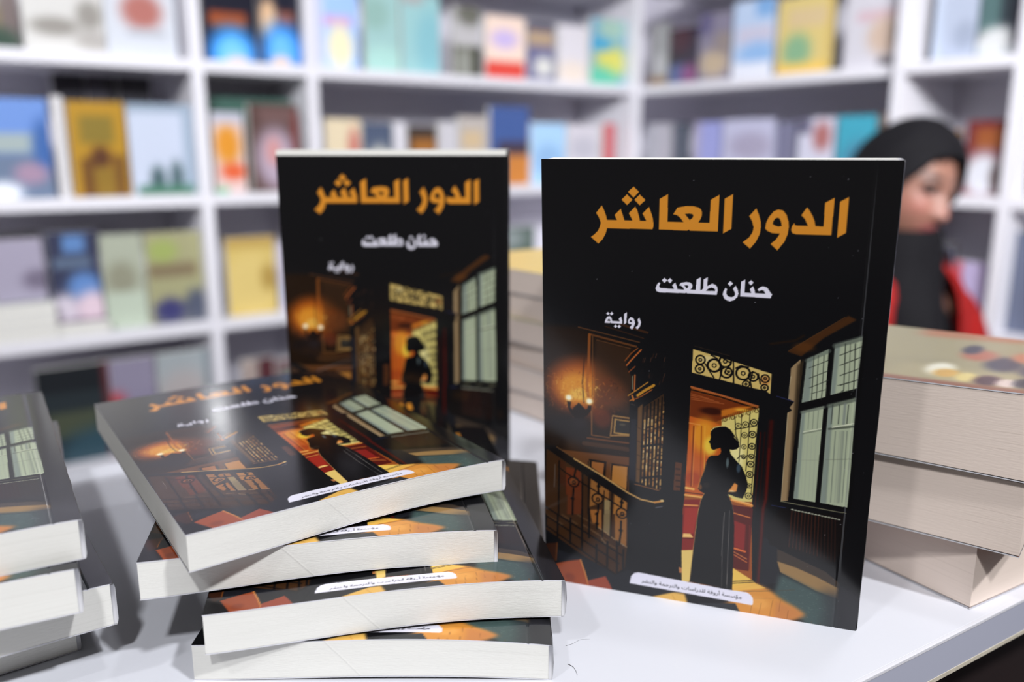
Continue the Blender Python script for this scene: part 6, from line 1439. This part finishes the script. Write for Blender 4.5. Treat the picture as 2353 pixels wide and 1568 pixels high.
BAYS = {'L': ((-.97, .638), (.670, .936), (.968, 2.114)), 'R': ((.345, .940), (.972, 1.236), (1.268, 2.205))}
for wall, row, p, wd, h, sb, base, ops, label in SHELF_BOOKS:
    z0 = BZ[5-row]+BT+.0004; T = .018; dz = 0
    if 'above the pale blue pile' in label: dz = .09
    if 'navy book with sky blue' in label: dz = .034
    a, b = p, p+wd
    if 'right edge' in label: a = b-.11
    c = (a+b)/2
    bay = min(BAYS[wall], key=lambda q: 0 if q[0] <= c <= q[1] else min(abs(c-q[0]), abs(c-q[1])))
    sh = min(0, bay[1]-b)
    if 'right edge' in label: a += sh; b += sh
    a, b = max(a, bay[0]), min(b, bay[1])
    g = ('books facing out on the left wall' if wall == 'L' else 'books facing out on the right wall')
    if wall == 'L': plain_book(label, (a+.0004, LW+sb+T, z0+dz), 0, b-a-.0008, h-dz, T, base, ops, group=g)
    else: plain_book(label, (RW+sb+T, b-.0004, z0+dz), R(-90), b-a-.0008, h-dz, T, base, ops, group=g)
# books lying flat on the third shelf of the left wall and on the maroon book
for k, (c, lb) in enumerate((((96, 124, 158), 'lowest, darker blue book of the pale blue pile on the third shelf'), ((176, 186, 190), 'second book from the bottom of the pale blue pile, greyish white'), ((150, 172, 190), 'third book from the bottom of the pale blue pile'), ((184, 190, 186), 'topmost book of the pale blue pile on the third shelf'))):
    plain_book(lb, (.286, LW+.006, BZ[2]+BT+.0006+.0222*k), R(90), .19, .145, .0216, c, stand=False, group='pile of pale blue books', spine=c)
for k, lb in enumerate(('lower of two thin purple books lying under the navy book', 'upper of two thin purple books lying under the navy book')):
    plain_book(lb, (.4005, LW+.008, BZ[2]+BT+.0006+.0168*k), R(90), .17, .1125, .0162, ((92, 66, 92), (112, 86, 114))[k], stand=False, group='thin purple books lying flat', spine=((84, 58, 84), (110, 84, 112))[k])

# --------------------------------------------------------------- table
tb = tag(empty('display_table', (0, 0, 0), (0, 0, R(-4))), 'white display table with worn grey front edge, carrying all the book stacks', 'table')
N0, N1, U0, U1 = .1775, .592, -.95, .80
bm = bmesh.new(); add_box(bm, U0, N0+.0012, TABLE_Z-.0185, U1, N1, TABLE_Z, .0006)
link('tabletop', bm_mesh('tabletop', bm), tb, (M['table'],))
box_obj('edge_band', (U0, N0, TABLE_Z-.0170, U1, N0+.0012, TABLE_Z-.0016), (M['band'],), tb)
box_obj('edge_lip', (U0, N0-.0002, TABLE_Z-.0016, U1, N0+.0016, TABLE_Z+.0001), (M['edge'],), tb, .0003)
box_obj('worn_edge', (U0, N0-.0002, TABLE_Z-.0192, U1, N0+.0015, TABLE_Z-.0170), (M['worn'],), tb, .0002)
box_obj('front_panel', (U0+.03, N0+.05, .02, U1-.03, N0+.066, TABLE_Z-.0185), (M['darkpanel'],), tb)
for u in (U0+.01, U1-.028): box_obj('side_panel', (u, N0+.02, 0, u+.018, N1-.01, TABLE_Z-.0185), (M['shelf'],), tb)
box_obj('back_panel', (U0+.03, N1-.03, .02, U1-.03, N1-.014, TABLE_Z-.0185), (M['shelf'],), tb)

# --------------------------------------------------------------- the black novels
G1 = 'copies of the black novel'
def stacked(label, x, y, a, z, T, **k):
    X, Y = plan(x, y); return novel(label, (X, Y, TABLE_Z+z), R(a-36), T, **k)
def from_spine(x, y, a): return x-.14*math.cos(R(a)), y-.14*math.sin(R(a))
X, Y = plan(.0165+.3338*.0172, .3773+.9407*.0172)
novel('black novel standing upright at right, nearest the camera, its cover in sharp focus', (X, Y, TABLE_Z+.0006), R(-19.5-36), .0172, stand=True, lean=R(3.45), res=.00026, seed=3, trim=.0005)
X, Y = plan(-.1422+.0008*.017, .5274+.9997*.017)
novel('black novel standing upright at the back, blurred, behind the leaning stack', (X, Y, TABLE_Z+.0006), R(.16-36), .017, stand=True, lean=R(1.45), res=.0005, seed=4, trim=-.0030)
stacked('bottom black novel of the middle stack of four', -.1245, .2953, .1, .0004, .0145, bt=.0026, bb=.0016, fine=.0003, res=.0007, seed=5)
stacked('third black novel from the top of the middle stack, its corner reaching furthest right', -.116, .2873, 11.2, .0166, .0158, bt=.0028, bb=.0033, fine=.0003, res=.0005, seed=6)
stacked('second black novel from the top of the middle stack', -.1432, .2971, 12.05, .0338, .0150, bt=.0020, bb=.0032, fine=.0003, res=.0005, seed=7)
stacked('top black novel of the middle stack, turned askew with its cover glossy', -.1192, .2869, 34.3, .0508, .0142, bt=.0014, bb=.0027, res=.00033, seed=8)
for lb, x, y, a, z, T, s in (('bottom black novel of the left stack, cut by the picture edge', -.179, .316, 38, .0004, .0176, 9), ('third black novel from the top of the left stack, its spine corner sticking out', -.157, .305, 36, .0190, .0172, 10),
                             ('second black novel from the top of the left stack', -.1579, .2831, 29.5, .0370, .0170, 11), ('top black novel of the left stack, its window picture showing', -.1584, .2904, 32.1, .0548, .0152, 12)):
    bx, by = from_spine(x, y, a); stacked(lb, bx, by, a, z, T, bt=.0006, bb=.0006, res=.0004 if s == 12 else .001, seed=s, wav=.0001)

# --------------------------------------------------------------- other books on the table
def table_book(label, x, y, a, z, W, H, T, base, ops=(), **k):
    X, Y = plan(x, y); return plain_book(label, (X, Y, TABLE_Z+z), R(a-36), W, H, T, base, ops, stand=False, **k)
THICK = [['f', [172, 160, 120], 1, 6, [0, 96, 30, 96, 24, 150, 0, 150]], ['f', [176, 116, 76], 1, 5, [84, 90, 100, 90, 100, 132, 90, 128]],
         ['g', [240, 236, 214], 1, 24, 110, 16, 7], ['g', [214, 168, 80], 1, 18, 113, 10, 6], ['g', [224, 204, 130], 1, 15, 120, 11, 5], ['g', [76, 42, 48], 1, 13, 127, 12, 6], ['g', [226, 206, 196], 1, 12, 133, 10, 5], ['g', [50, 50, 62], 1, 15, 138, 12, 5], ['g', [206, 140, 60], 1, 11, 144, 9, 5],
         ['g', [56, 54, 72], 1, 44, 128, 20, 9], ['g', [60, 58, 80], 1, 36, 140, 16, 9], ['g', [178, 104, 78], 1, 56, 118, 16, 9], ['g', [58, 56, 74], 1, 66, 114, 14, 5], ['g', [190, 120, 84], 1, 60, 134, 16, 8], ['g', [80, 76, 56], 1, 66, 146, 14, 6], ['g', [190, 120, 96], 1, 34, 148, 12, 5],
         ['f', [140, 88, 62], 1, 2, [0, 0, 5, 0, 5, 150, 0, 150]]]
table_book('bottom thick book of the right stack, near corner at the table edge', .2068, .348, 30.5, .0003, .13, .19, .0312, (170, 110, 80), group='thick books stacked at right', pages='cream')
table_book('middle thick book of the right stack, turned further round', .2175, .3351, 52, .0318, .13, .19, .0342, (168, 106, 76), group='thick books stacked at right', pages='cream')
table_book('top thick book of the right stack, olive cover with bright blotches', .222, .329, 53, .0663, .13, .19, .0360, (160, 150, 114), THICK, group='thick books stacked at right', pages='cream', curl=.003, res=.0016)
for k, (c, da) in enumerate((((196, 180, 140), 0), ((214, 200, 190), 2), ((196, 150, 110), -2), ((206, 190, 120), 1), ((170, 165, 140), -1), ((248, 214, 118), 0))):
    table_book(('bottom', 'second from the bottom', 'third from the bottom', 'third from the top', 'second from the top', 'top yellow')[k]+' book of the blurred stack between the two standing novels', .045, .592, 38+da, .0003+.0190*k, .12, .17, .0188, c, [['g', [240, 236, 170], 1, 10, 140, 40, 30]] if k == 5 else (), group='stack behind the standing novels', pages='cream')
for k in range(2):
    table_book(('lower', 'upper')[k]+' one of two white paperbacks lying at the far right, behind the thick books', .322, .560, -30+(k % 2)*2, .0003+.0188*k, .14, .20, .0186, (226, 222, 224), group='white paperbacks at far right', pages='cream')

# --------------------------------------------------------------- person behind the table
EYE = Vector((0, -.088, 1.045))
TILT = Matrix.Translation(EYE) @ Matrix.Rotation(R(11), 4, 'Y') @ Matrix.Rotation(R(7), 4, 'X') @ Matrix.Translation(-EYE)
def gs(x, c, s): return np.exp(-((x-c)/s)**2)
def head_shape(n=72, m=56):
    """skull, face and neck stump in untilted coordinates, eyes at z = EYE.z, face towards -y"""
    th = np.linspace(0, 2*PI, n, endpoint=False); ph = np.linspace(0.02, PI-.02, m)
    T, P = np.meshgrid(th, ph); nx, ny, nz = np.sin(P)*np.sin(T), -np.sin(P)*np.cos(T), np.cos(P)
    dn = np.clip(-nz-.05, 0, 1)
    x = .074*nx*(1-.34*dn**1.3); z = .113*nz; y = .094*ny
    y = np.where(ny < 0, y*(.93+.05*dn), y*(1-.45*dn)) - .016*dn
    fr = np.clip(-ny*1.6, 0, 1); zz = z+.004
    nose = np.clip((.006-zz)/.05, 0, 1)*(zz > -.050)
    d = .026*gs(x, 0, .0115)*nose*np.clip((zz+.056)/.012, 0, 1)+.006*gs(x, 0, .012)*gs(zz, .008, .02)
    d += .007*(gs(abs(x), .013, .008)*gs(zz, -.040, .009))
    d -= .009*gs(abs(x), .031, .016)*gs(zz, 0, .011)
    d += .005*gs(abs(x), .030, .024)*gs(zz, .022, .008)+.005*gs(abs(x), .042, .018)*gs(zz, -.034, .02)
    d += .0075*gs(x, 0, .021)*(gs(zz, -.0655, .0055)+gs(zz, -.0760, .006))-.003*gs(x, 0, .02)*gs(zz, -.0705, .002)
    d += .008*gs(x, 0, .02)*gs(zz, -.100, .013)
    y = y-d*fr
    ear = gs(abs(nx), .98, .12)*gs(z, -.008, .026)*gs(ny, .08, .22); x = x*(1+.16*ear)
    V = np.stack([x, y+.006, z+EYE.z-.004], -1).reshape(-1, 3)
    i = np.arange(n); Q = [(r*n+c, (r+1)*n+c, (r+1)*n+(c+1) % n, r*n+(c+1) % n) for r in range(m-1) for c in i]
    return V, Q, n, m
def make_body():
    bm = bmesh.new(); sk = bm.verts.layers.skin.verify(); V = []
    def node(p, r, prev=None):
        v = bm.verts.new(p); v[sk].radius = (r, r) if not isinstance(r, tuple) else r
        V.append(v)
        if prev is not None: bm.edges.new((V[prev], v))
        return len(V)-1
    pel = node((0, .05, .34), (.135, .10)); sp = node((0, .055, .50), (.115, .085), pel); ch = node((0, .03, .68), (.135, .095), sp)
    up = node((0, .02, .80), (.10, .075), ch); nk = node((0, .0, .875), .050, up); node((0, -.015, .95), .048, nk)
    for s in (1, -1):
        sh = node((s*.155, .02, .80), .055, up); el = node((s*.215, -.02, .55), .042, sh); wr = node((s*.13, -.235, .545), .027, el)
        pm = node((s*.115, -.275, .545), (.036, .018), wr); pe = node((s*.105, -.315, .540), (.040, .014), pm)
        for k, (dx, L) in enumerate(((.030, .056), (.010, .068), (-.011, .064), (-.031, .050))):
            a = node((s*(.103-dx), -.318-L*.5, .536), .0085, pe); node((s*(.100-dx), -.318-L, .522), .0075, a)
        t = node((s*.078, -.292, .535), .010, pm); node((s*.060, -.322, .526), .0085, t)
        hp = node((s*.095, .04, .31), .095, pel); kn = node((s*.125, -.33, .485), .062, hp); an = node((s*.115, -.19, .09), .040, kn)
        he = node((s*.115, -.20, .045), .040, an); node((s*.125, -.33, .030), (.040, .026), he)
    me = bpy.data.meshes.new('skel')
    bm.verts.ensure_lookup_table(); bm.verts[0][sk].use_root = True
    bm.to_mesh(me); bm.free()
    o = bpy.data.objects.new('skel', me); COL.objects.link(o)
    o.modifiers.new('skin', 'SKIN'); sd = o.modifiers.new('sub', 'SUBSURF'); sd.levels = 2
    dg = bpy.context.evaluated_depsgraph_get(); body = bpy.data.meshes.new_from_object(o.evaluated_get(dg))
    hv, hq, n, m = head_shape()
    bm = bmesh.new(); bm.from_mesh(body)
    vv = [bm.verts.new(TILT @ Vector(p)) for p in hv]
    for q in hq: bm.faces.new([vv[i] for i in q])
    bm.faces.new([vv[i] for i in range(n)]); bm.faces.new([vv[(m-1)*n+i] for i in range(n)][::-1])
    bm.to_mesh(me); bm.free(); o.modifiers.clear()
    rm = o.modifiers.new('fuse', 'REMESH'); rm.mode = 'VOXEL'; rm.voxel_size = .0042; rm.use_smooth_shade = True
    dg = bpy.context.evaluated_depsgraph_get(); out = bpy.data.meshes.new_from_object(o.evaluated_get(dg))
    bpy.data.objects.remove(o); out.name = 'body'
    for p in out.polygons: p.use_smooth = True
    # complexion, brows, lashes and lips
    co = np.empty(len(out.vertices)*3, np.float32); out.vertices.foreach_get('co', co); co = co.reshape(-1, 3)
    inv = np.array(TILT.inverted()); q = co @ inv[:3, :3].T+inv[:3, 3]
    x, y, z = q[:, 0], q[:, 1], q[:, 2]-EYE.z; fr = (y < -.03) & (abs(z) < .13)
    c = np.tile(np.array((158, 113, 96), float), (len(co), 1))
    def mix(col, wgt):
        wgt = (wgt*fr)[:, None]; c[:] = c*(1-wgt)+np.array(col)*wgt
    mix((186, 116, 106), .6*gs(abs(x), .04, .02)*gs(z, -.036, .02)); mix((180, 112, 100), .5*gs(x, 0, .014)*gs(z, -.04, .014))
    mix((132, 90, 82), .7*gs(abs(x), .031, .02)*gs(z, -.006, .012)); mix((44, 34, 34), np.clip(1.3*gs(abs(x), .032, .018)*gs(z, .019+.004*gs(abs(x), .03, .014), .0045), 0, 1))
    mix((30, 24, 24), np.clip(1.4*gs(abs(x), .031, .0135)*gs(z, .003, .0042), 0, 1)); mix((150, 74, 78), np.clip(1.3*gs(x, 0, .021)*gs(z, -.0745, .0085), 0, 1))
    mix((92, 44, 46), .8*gs(x, 0, .022)*gs(z, -.0745, .0016)); mix((110, 70, 62), .5*gs(abs(x), .009, .005)*gs(z, -.052, .004))
    set_art(out, len(co), c/255., (158, 113, 96))
    return out
def rings(name, secs, mats, parent, n=40, cap=False, a0=0., a1=2*PI, th=0., wav=0.):
    """garment shell: elliptical sections (centre, rx, ry, axis vectors) swept with quads"""
    full = abs(a1-a0-2*PI) < 1e-6; k = n if full else n+1; V = []
    for s_, (c, rx, ry, ux, uy) in enumerate(secs):
        for i in range(k):
            a = a0+(a1-a0)*i/n; f = 1+wav*math.sin(a*9+s_*.7)
            V.append(Vector(c)+Vector(ux)*rx*f*math.sin(a)-Vector(uy)*ry*f*math.cos(a))
    Q = [(r*k+i, r*k+(i+1) % k, (r+1)*k+(i+1) % k, (r+1)*k+i) for r in range(len(secs)-1) for i in range(n)]
    bm = bmesh.new(); vv = [bm.verts.new(v) for v in V]
    for q in Q: bm.faces.new([vv[i] for i in q])
    if cap:
        bm.faces.new(vv[:k][::-1]); bm.faces.new(vv[-k:])
    bmesh.ops.recalc_face_normals(bm, faces=bm.faces)
    for f in bm.faces: f.smooth = True
    o = link(name, bm_mesh(name, bm), parent, mats)
    if th:
        md = o.modifiers.new('cloth', 'SOLIDIFY'); md.thickness = th; md.offset = 0
    md = o.modifiers.new('sub', 'SUBSURF'); md.levels = md.render_levels = 1
    return o
EX, EY, EZ = (1, 0, 0), (0, 1, 0), (0, 0, 1)
def limb(name, pts, rad, mats, parent, **k):
    secs = []; u = None
    for i, p in enumerate(pts):
        a, b = Vector(pts[max(i-1, 0)]), Vector(pts[min(i+1, len(pts)-1)]); t = (b-a).normalized()
        u = (u-t*u.dot(t) if u is not None else t.cross(Vector((0, 1, 0)))).normalized(); v = t.cross(u)
        secs.append((p, rad[i], rad[i], u, v))
    return rings(name, secs, mats, parent, n=20, **k)
SK = print_mat('skin', .5, .02); SCARF = mat('black_jersey_cloth', (22, 21, 25), .8, .2, noise=.2, nscale=40, bump=.2, bscale=300)
REDC = mat('red_jacket_cloth', (168, 30, 28), .75, .25, noise=.12, nscale=30, bump=.2, bscale=260); TROU = mat('dark_trouser_cloth', (30, 30, 36), .8, .2, noise=.15)
GREYC = mat('grey_blue_lining', (120, 124, 144), .8, .2); SHOE = mat('black_shoe_leather', (18, 18, 18), .4)
px_, py_ = plan(.806, 1.739)
ps = tag(empty('person', (px_, py_, 0), (0, 0, R(-36+25))), 'person crouching behind the table in black headscarf and red jacket, glancing to one side', 'person')
link('body', make_body(), ps, (SK,))
for s in (1, -1):      # eyeballs
    bm = bmesh.new(); bmesh.ops.create_uvsphere(bm, u_segments=20, v_segments=14, radius=.0118)
    for f in bm.faces: f.smooth = True
    c = TILT @ (EYE+Vector((s*.031, .0215, .001))); bmesh.ops.translate(bm, vec=c, verts=bm.verts)
    fw = (TILT.to_3x3() @ Vector((.25, -1, -.25))).normalized()
    for f in bm.faces: f.material_index = 1 if (f.calc_center_median()-c).normalized().dot(fw) > .62 else 0
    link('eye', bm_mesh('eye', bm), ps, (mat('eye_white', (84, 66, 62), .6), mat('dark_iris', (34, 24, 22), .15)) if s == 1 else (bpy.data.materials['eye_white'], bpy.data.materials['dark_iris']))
# headscarf: hood round the face, folds under the chin, fall over the chest
bm = bmesh.new(); n, m = 80, 54; grid = {}
for r in range(m):
    for i in range(n):
        a, p = 2*PI*i/n, .03+(PI*.80)*r/(m-1)
        nx, ny, nz = math.sin(p)*math.sin(a), -math.sin(p)*math.cos(a), math.cos(p)
        k = 1+.012*math.sin(a*7+p*5)
        x, y, z = .092*nx*k, (.103 if ny < 0 else .135)*ny*k, (.128 if nz > 0 else .142)*nz*k
        if nz < -.1: x *= 1-.22*(-nz-.1); y *= 1-.30*(-nz-.1)
        ex, ez = x/.078, (z+.031)/(.094 if z > -.031 else .098)
        e2 = ex*ex+ez*ez
        if ny < 0 and e2 < 1: continue
        if ny < 0 and e2 < 1.16:      # hem of the hood follows a clean oval
            k = 1/math.sqrt(e2); x *= k; z = (z+.031)*k-.031
        grid[r, i] = bm.verts.new(TILT @ Vector((x, y+.010, z+EYE.z+.002)))
for r in range(m-1):
    for i in range(n):
        q = [grid.get((r, i)), grid.get((r+1, i)), grid.get((r+1, (i+1) % n)), grid.get((r, (i+1) % n))]
        if all(q): bm.faces.new(q).smooth = True
bm.faces.new([grid[0, i] for i in range(n)][::-1])
hs = link('headscarf', bm_mesh('headscarf', bm), ps, (SCARF,))
md = hs.modifiers.new('cloth', 'SOLIDIFY'); md.thickness = .006; md.offset = 1
md = hs.modifiers.new('sub', 'SUBSURF'); md.levels = md.render_levels = 1
rings('scarf_fall', [((-.020, -.008, .975), .064, .070, EX, EY), ((-.018, -.010, .935), .072, .078, EX, EY), ((-.022, -.006, .895), .074, .084, EX, EY), ((-.034, .0, .855), .078, .106, EX, EY), ((-.048, .0, .81), .072, .132, EX, EY), ((-.058, -.005, .74), .062, .148, EX, EY), ((-.062, -.008, .67), .052, .152, EX, EY), ((-.064, -.008, .62), .042, .148, EX, EY)], (SCARF,), ps, th=.005, wav=.02)
rings('shirt', [((0, .02, .83), .10, .075, EX, EY), ((0, .025, .79), .155, .10, EX, EY), ((0, .03, .70), .160, .118, EX, EY), ((0, .045, .56), .145, .112, EX, EY), ((0, .05, .44), .150, .125, EX, EY), ((0, .05, .34), .160, .135, EX, EY)], (SCARF,), ps, wav=.01)
rings('jacket', [((0, .02, .905), .088, .082, EX, EY), ((0, .02, .872), .142, .108, EX, EY), ((0, .025, .815), .180, .128, EX, EY), ((0, .03, .68), .180, .142, EX, EY), ((0, .045, .55), .170, .140, EX, EY), ((0, .05, .42), .176, .150, EX, EY)], (REDC,), ps, n=44, a0=R(24), a1=R(336), th=.006, wav=.015)
rings('collar', [((.006, .012, .935), .092, .094, EX, EY), ((.006, .015, .905), .098, .100, EX, EY), ((.004, .018, .880), .108, .100, EX, EY)], (GREYC,), ps, n=30, a0=R(40), a1=R(320), th=.006)
for s in (1, -1):
    limb('sleeve', [(s*.135, .02, .80), (s*.175, .015, .765), (s*.205, -.005, .66), (s*.219, -.018, .56), (s*.195, -.09, .544), (s*.145, -.20, .545)], [.062, .070, .066, .064, .054, .044], (REDC,), ps, wav=.03, th=.004)
    limb('trouser_leg', [(s*.06, .07, .33), (s*.095, .03, .33), (s*.11, -.15, .41), (s*.125, -.315, .483), (s*.126, -.335, .44), (s*.12, -.26, .27), (s*.115, -.195, .10)], [.10, .115, .092, .074, .068, .058, .056], (TROU,), ps, wav=.02, th=.004)
    bm = bmesh.new(); bmesh.ops.create_uvsphere(bm, u_segments=20, v_segments=12, radius=1)
    for v in bm.verts:
        v.co = Vector((v.co.x*.047*(1-.15*max(0, -v.co.y)), v.co.y*.125, max(v.co.z*.052*(1+.35*v.co.y), -.034)))
    for f in bm.faces: f.smooth = True
    bmesh.ops.translate(bm, vec=(s*.121, -.262, .035), verts=bm.verts)
    link('shoe', bm_mesh('shoe', bm), ps, (SHOE,))

# --------------------------------------------------------------- stray hairs on the tabletop
def hair(label, pts, r):
    P = [Vector((*plan(*q), TABLE_Z+r+.0001)) for q in pts]; L = []
    for i in range(len(P)-1):      # Catmull-Rom through the survey points
        a, b, c, d = P[max(i-1, 0)], P[i], P[i+1], P[min(i+2, len(P)-1)]
        for k in range(6):
            t = k/6; L.append(.5*((2*b)+(c-a)*t+(2*a-5*b+4*c-d)*t*t+(3*b-a-3*c+d)*t**3))
    L.append(P[-1]); bm = bmesh.new(); rows = []
    for i, p in enumerate(L):
        t = (L[min(i+1, len(L)-1)]-L[max(i-1, 0)]).normalized(); u = Vector((-t.y, t.x, 0)); f = r*(1-.7*i/len(L))
        rows.append([bm.verts.new(p+u*f*math.cos(a*PI/3)+Vector((0, 0, f*math.sin(a*PI/3)))) for a in range(6)])
    for A, B in zip(rows, rows[1:]):
        for k in range(6): bm.faces.new((A[k], A[(k+1) % 6], B[(k+1) % 6], B[k]))
    bm.faces.new(rows[0][::-1]); bm.faces.new(rows[-1])
    o = link('hair', bm_mesh('hair', bm), None, (mat('dark_hair', (46, 40, 40), .5),)); tag(o, label, 'hair')
hair('short dark curved hair on the tabletop beside the bottom novel of the middle stack', [(.0225, .3060), (.0245, .3040), (.0255, .3010), (.0258, .2985)], .00011)
hair('longer faint hair curling on the tabletop between the stack and the standing novel', [(.0225, .3190), (.0255, .3205), (.0290, .3235), (.0330, .3240)], .00005)
